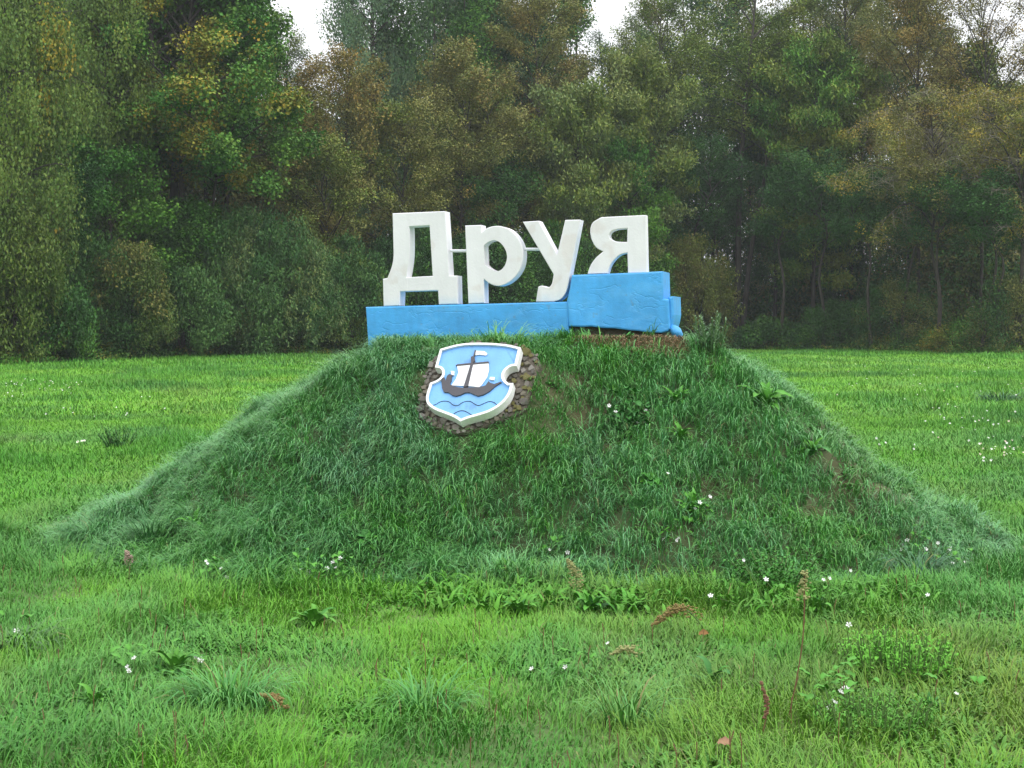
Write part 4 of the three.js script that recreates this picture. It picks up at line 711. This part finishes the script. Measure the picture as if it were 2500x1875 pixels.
tree('birch_tree', 'thin crowned pale birch right of the small sky gap', 1610, 10, -60, 260, { kind: 'small', pal: 'olive', clear: 6, mains: 34, e0: 0.6, dens: 2.1, gap: 0.4, r: 0.13 });
tree('willow_tree', 'dark low willow with crooked branches behind the raised block', 1530, 0.5, 330, 200, { kind: 'willow', pal: 'green', clear: 2.5, mains: 26, e0: 0.3, r: 0.14, wob: 0.8, dens: 2.6 });
tree('birch_tree', 'tall dark birch with twin trunks right of the sign', 1795, 0.8, -110, 330, { kind: 'small', pal: 'olive', clearPy: 390, mains: 56, lean: [1.0, 0], r: 0.25, fork: { lean: [2.6, 0], x: 0.35, h: 0.75 }, wob: 0.3, keep: az => Math.sin(az) < 0.25, dens: 2.2, gap: 0.37, e0: 0.5, leaf: 1.05 });
// right
tree('willow_tree', 'green willow right of the twin trunks, rounded top', 1985, 3, 95, 290, { kind: 'willow', pal: 'olive', clear: 4, mains: 40, e0: 0.5, dens: 2.9, r: 0.16, accent: 'green', leaf: 1.1 });
tree('willow_tree', 'dark green willow half hidden between the twin trunks and the rounded willow', 1890, 6, 150, 220, { kind: 'willow', pal: 'dark', clear: 4, mains: 34, dens: 2.8, r: 0.15, leaf: 1.15 });
tree('alder_tree', 'grey brown alder reaching out of the picture in the right half', 2080, 9, -90, 330, { kind: 'small', pal: 'brown', clear: 6, mains: 40, e0: 0.6, e1: 1.2, dens: 2.4, r: 0.16, lean: [-0.9, 0], accent: 'grey' });
tree('alder_tree', 'sparse brown alder left of the bare twigs', 2240, 7, -60, 260, { kind: 'small', pal: 'rust', clear: 6, mains: 36, e0: 0.8, e1: 1.25, dens: 1.5, gap: 0.4, tip: 0.6, twigs: 2, r: 0.13 });
tree('birch_tree', 'nearly bare birch with a mesh of fine twigs at the upper right', 2390, 6, -90, 290, { kind: 'small', pal: 'rust', clear: 6, mains: 44, e0: 0.8, e1: 1.25, dens: 0.35, gap: 0.44, tip: 0.25, twigs: 4, tipLeaf: 0.12, bareMain: true, r: 0.12 });
tree('apple_tree', 'spreading tree with yellow leaves and pale drooping twigs on the right', 2290, 0.5, 285, 400, { kind: 'small', pal: 'brown', clearPy: 560, mains: 44, wob: 0.9, e0: 0.9, e1: 0.7, droop: 0.36, dens: 1.5, gap: 0.38, twigs: 3, twigMat, tipLeaf: 0.35, tip: 0.6, r: 0.12, lean: [-0.6, 0.8], leaf: 0.8, accent: 'yellow', accentAt: 0.47, prof: u => 0.75 + 0.35 * Math.sin(9 * u) });
tree('apple_tree', 'yellow brown drooping tree cut by the right edge of the photo', 2490, 0.5, 205, 330, { kind: 'small', pal: 'brown', clearPy: 600, mains: 34, e0: 0.8, e1: 0.8, droop: 0.28, dens: 1.6, gap: 0.38, twigs: 3, twigMat, tipLeaf: 0.3, tip: 0.6, r: 0.13, leaf: 0.85, accent: 'yellow', accentAt: 0.52 });
const thin = [[1690, 1, 330, 'second thin dark trunk left of the twin trunks'], [1905, -1.2, 400, 'thin dark trunk right of the twin trunks'], [2010, -0.9, 380, 'thin leaning trunk below the rounded willow'], [2128, -1.4, 430, 'straight thin dark trunk left of the yellow leaved tree'], [2205, 0.4, 400, 'thin trunk below the yellow leaved tree'], [2290, -1, 440, 'thin dark trunk between the two yellow leaved trees'], [1750, 2, 400, 'thin trunk close beside the twin trunks, left of them'], [2445, 0, 460, 'rightmost thin dark trunk'], [2395, -1, 430, 'thin leaning trunk near the right edge of the photo'], [1620, 2, 420, 'thin dark trunk just right of the letter я'], [130, 2, 430, 'thin dark trunk under the weeping birch'], [1215, 3, 380, 'thin dark trunk between the letters р and У']];
for (const [px, off, top, what] of thin) tree('sapling', 'sapling with a sparse dark crown, ' + what, px, off, top, 150, { kind: 'small', pal: 'dark', clearPy: 600, mains: 16, r: 0.115, wob: 0.9, dens: 2, lean: [hash2(px, 1) * 2 - 1, 0], e0: 0.6 });
// shrubs along the edge
bush('olive shrub at the left edge of the photo, tall and rounded', 30, -0.6, 520, 210, { pal: 'weep', kind: 'willow' });
bush('dark green shrub low at the left edge of the meadow', 110, -0.9, 690, 230, { pal: 'dark', accent: 'green' });
bush('yellowish green shrub left of the big dark bush', 310, -1.0, 610, 190, { pal: 'weep', accent: 'brown', accentAt: 0.6, thin: 0.1 });
bush('dark shrub behind the yellowish green shrub', 235, 1.2, 600, 260, { pal: 'dark' });
bush('dark green shrub between the maples and the big dark bush', 450, 1.2, 500, 260, { pal: 'green', kind: 'broad', accent: 'dark' });
bush('largest bush, dark blue green and round, left of the sign', 620, -1.5, 535, 370, { pal: 'bush', accent: 'grey', accentAt: 0.62, tall: 1.3 });
bush('small dark bush low left of the largest bush', 455, -1.8, 680, 180, { pal: 'bush', accent: 'dark' });
bush('dark bush against the left end of the blue plinth', 855, -1.2, 590, 190, { pal: 'bush', accent: 'olive', accentAt: 0.55 });
bush('dark green bush seen through the letter Д', 1010, 0, 560, 260, { pal: 'dark', accent: 'green' });
bush('dark bush seen through the letter р', 1190, 0, 570, 240, { pal: 'dark', kind: 'broad', accent: 'green' });
bush('dark bush behind the letter У', 1360, 0.4, 560, 250, { pal: 'dark', accent: 'green', accentAt: 0.6 });
bush('green bush behind the letter я', 1520, 0.4, 600, 220, { pal: 'green', accent: 'dark', kind: 'broad' });
bush('yellow flecked bush just right of the blue block', 1690, 0, 580, 190, { pal: 'brown', accent: 'olive', accentAt: 0.45, thin: 0.35 });
bush('low green bush at the foot of the twin trunks', 1880, -0.8, 790, 190, { pal: 'dark', accent: 'green', accentAt: 0.5, kind: 'broad', thin: 0.3, tall: 1.5 });
bush('low green bush under the rounded willow', 2040, 0.6, 745, 190, { pal: 'dark', accent: 'green', kind: 'small', thin: 0.35 });
bush('dark green bush under the yellow leaved tree', 2200, 1.0, 690, 220, { pal: 'dark', accent: 'brown', kind: 'small', thin: 0.3 });
bush('low green bush with yellow leaves, second from the right edge', 2340, -0.3, 785, 170, { pal: 'green', accent: 'yellow', accentAt: 0.6, kind: 'small', thin: 0.35 });
bush('dark bush low at the right edge of the photo', 2470, 0.4, 690, 190, { pal: 'dark', accent: 'brown', accentAt: 0.5, kind: 'small', thin: 0.3 });
{
  // the wood behind, and the low growth at its edge
  const R = rng(404), ms = [[], [], []], cols = [[], [], []], S = { P: [], I: [], U: [] }, pals = ['dark', 'green', 'brown', 'olive', 'bush'], kinds = ['small', 'broad', 'willow'];
  for (let k = 0; k < 150; k++) {
    const px = lerp(-500, 3000, (k * 0.618) % 1), off = 8 + 38 * R(), d = edgeAt(px) + off, x = (px - 1250) / FOC * d, z = CZ - d;
    let top = lerp(-220, 230, R()); if (px > 600 && px < 880) top = lerp(240, 380, R()); if (px > 1420 && px < 1580) top = lerp(130, 330, R()); if (px > 2230) top = px < 2400 ? lerp(60, 300, R()) : lerp(200, 380, R()); const h = EYE + (785 - top) * d / FOC, w = 3.5 + 3 * R(), pal = PAL[pals[Math.floor(R() * 5)]], v = Math.floor(R() * 3), n = Math.round(420 + 160 * R());
    tube(S, [V(x, -0.2, z), V(x + (R() - 0.5), h * 0.5, z), V(x + (R() - 0.5) * 1.5, h * 0.95, z)], [0.15, 0.1, 0.03], 6);
    for (let i = 0; i < n; i++) {
      const u = Math.pow(R(), 0.8), rr = w * 0.5 * Math.pow(Math.sin(Math.PI * (0.1 + 0.87 * u)), 0.6) * Math.sqrt(R()), a = R() * 6.283, p = V(x + rr * Math.cos(a), lerp(0.5, h, u), z + rr * Math.sin(a)); if (fbm(p.x * 0.5, p.y * 0.6 + p.z * 0.4, 2) < 0.38) continue;
      const c = mixc(pal[0], pal[1], R()), s = 1.3 + 0.9 * R(); ms[v].push(new THREE.Matrix4().compose(p, new THREE.Quaternion().setFromEuler(new THREE.Euler(R(), R() * 6.283, R())), V(s, s, s))); cols[v].push(c);
    }
  }
  for (let k = 0; k < 9000; k++) { // young growth under the trees
    const px = lerp(-500, 3000, R()), d = edgeAt(px) + 5 + 26 * R(), x = (px - 1250) / FOC * d, z = CZ - d, top = 2.5 + 5.5 * fbm(x * 0.25, z * 0.25, 2), v = Math.floor(R() * 3), s = 1.2 + 0.9 * R(), pal = PAL[R() < 0.6 ? 'dark' : R() < 0.5 ? 'green' : 'brown'];
    ms[v].push(new THREE.Matrix4().compose(V(x, top * Math.pow(R(), 0.8), z), new THREE.Quaternion().setFromEuler(new THREE.Euler(R(), R() * 6.283, R())), V(s, s, s))); cols[v].push(mixc(pal[0], pal[1], R() * 0.7));
  }
  const g = new THREE.Group(), b = new THREE.BufferGeometry(); b.setAttribute('position', new THREE.Float32BufferAttribute(S.P, 3)); b.setAttribute('uv', new THREE.Float32BufferAttribute(S.U, 2)); b.setIndex(S.I); b.computeVertexNormals();
  part(g, 'trunks', b, barkMat).userData.kind = 'stuff'; kinds.forEach((k, i) => { const m = instanced('foliage', CL[k][1], foliageMat, ms[i], cols[i]); if (i) m.name = 'foliage_00' + i; g.add(m); });
  g.userData.kind = 'stuff'; add(g, 'wood', { label: 'dense autumn wood standing behind the first row of trees', category: 'wood' });
  const um = [], uc = [];
  for (let k = 0; k < 7500; k++) {
    const px = lerp(-300, 2800, R()), off = -2.2 + 8 * Math.pow(R(), 1.3), d = edgeAt(px) + off, x = (px - 1250) / FOC * d, z = CZ - d, hh = (0.25 + 1.3 * fbm(x * 0.5, z * 0.5, 3)) * smooth(-2.6, 0.5, off) + 0.08;
    const pal = fbm(x * 0.3 + 4, z * 0.3, 2) > 0.5 ? PAL.green : PAL.dark, c = R() < 0.07 ? PAL.yellow[0] : R() < 0.2 ? PAL.olive[1] : mixc(pal[0], pal[1], R()), s = 0.6 + 0.6 * R(); um.push(new THREE.Matrix4().compose(V(x, fieldY(x, z) + hh * R(), z), new THREE.Quaternion().setFromEuler(new THREE.Euler(0, R() * 6.283, 0)), V(s, s, s))); uc.push(c);
  }
  add(instanced('undergrowth', CL.broad[2], foliageMat, um, uc), 'undergrowth', { label: 'low leafy undergrowth along the edge of the wood', category: 'undergrowth', kind: 'stuff' });
}

renderer.render(scene, camera);
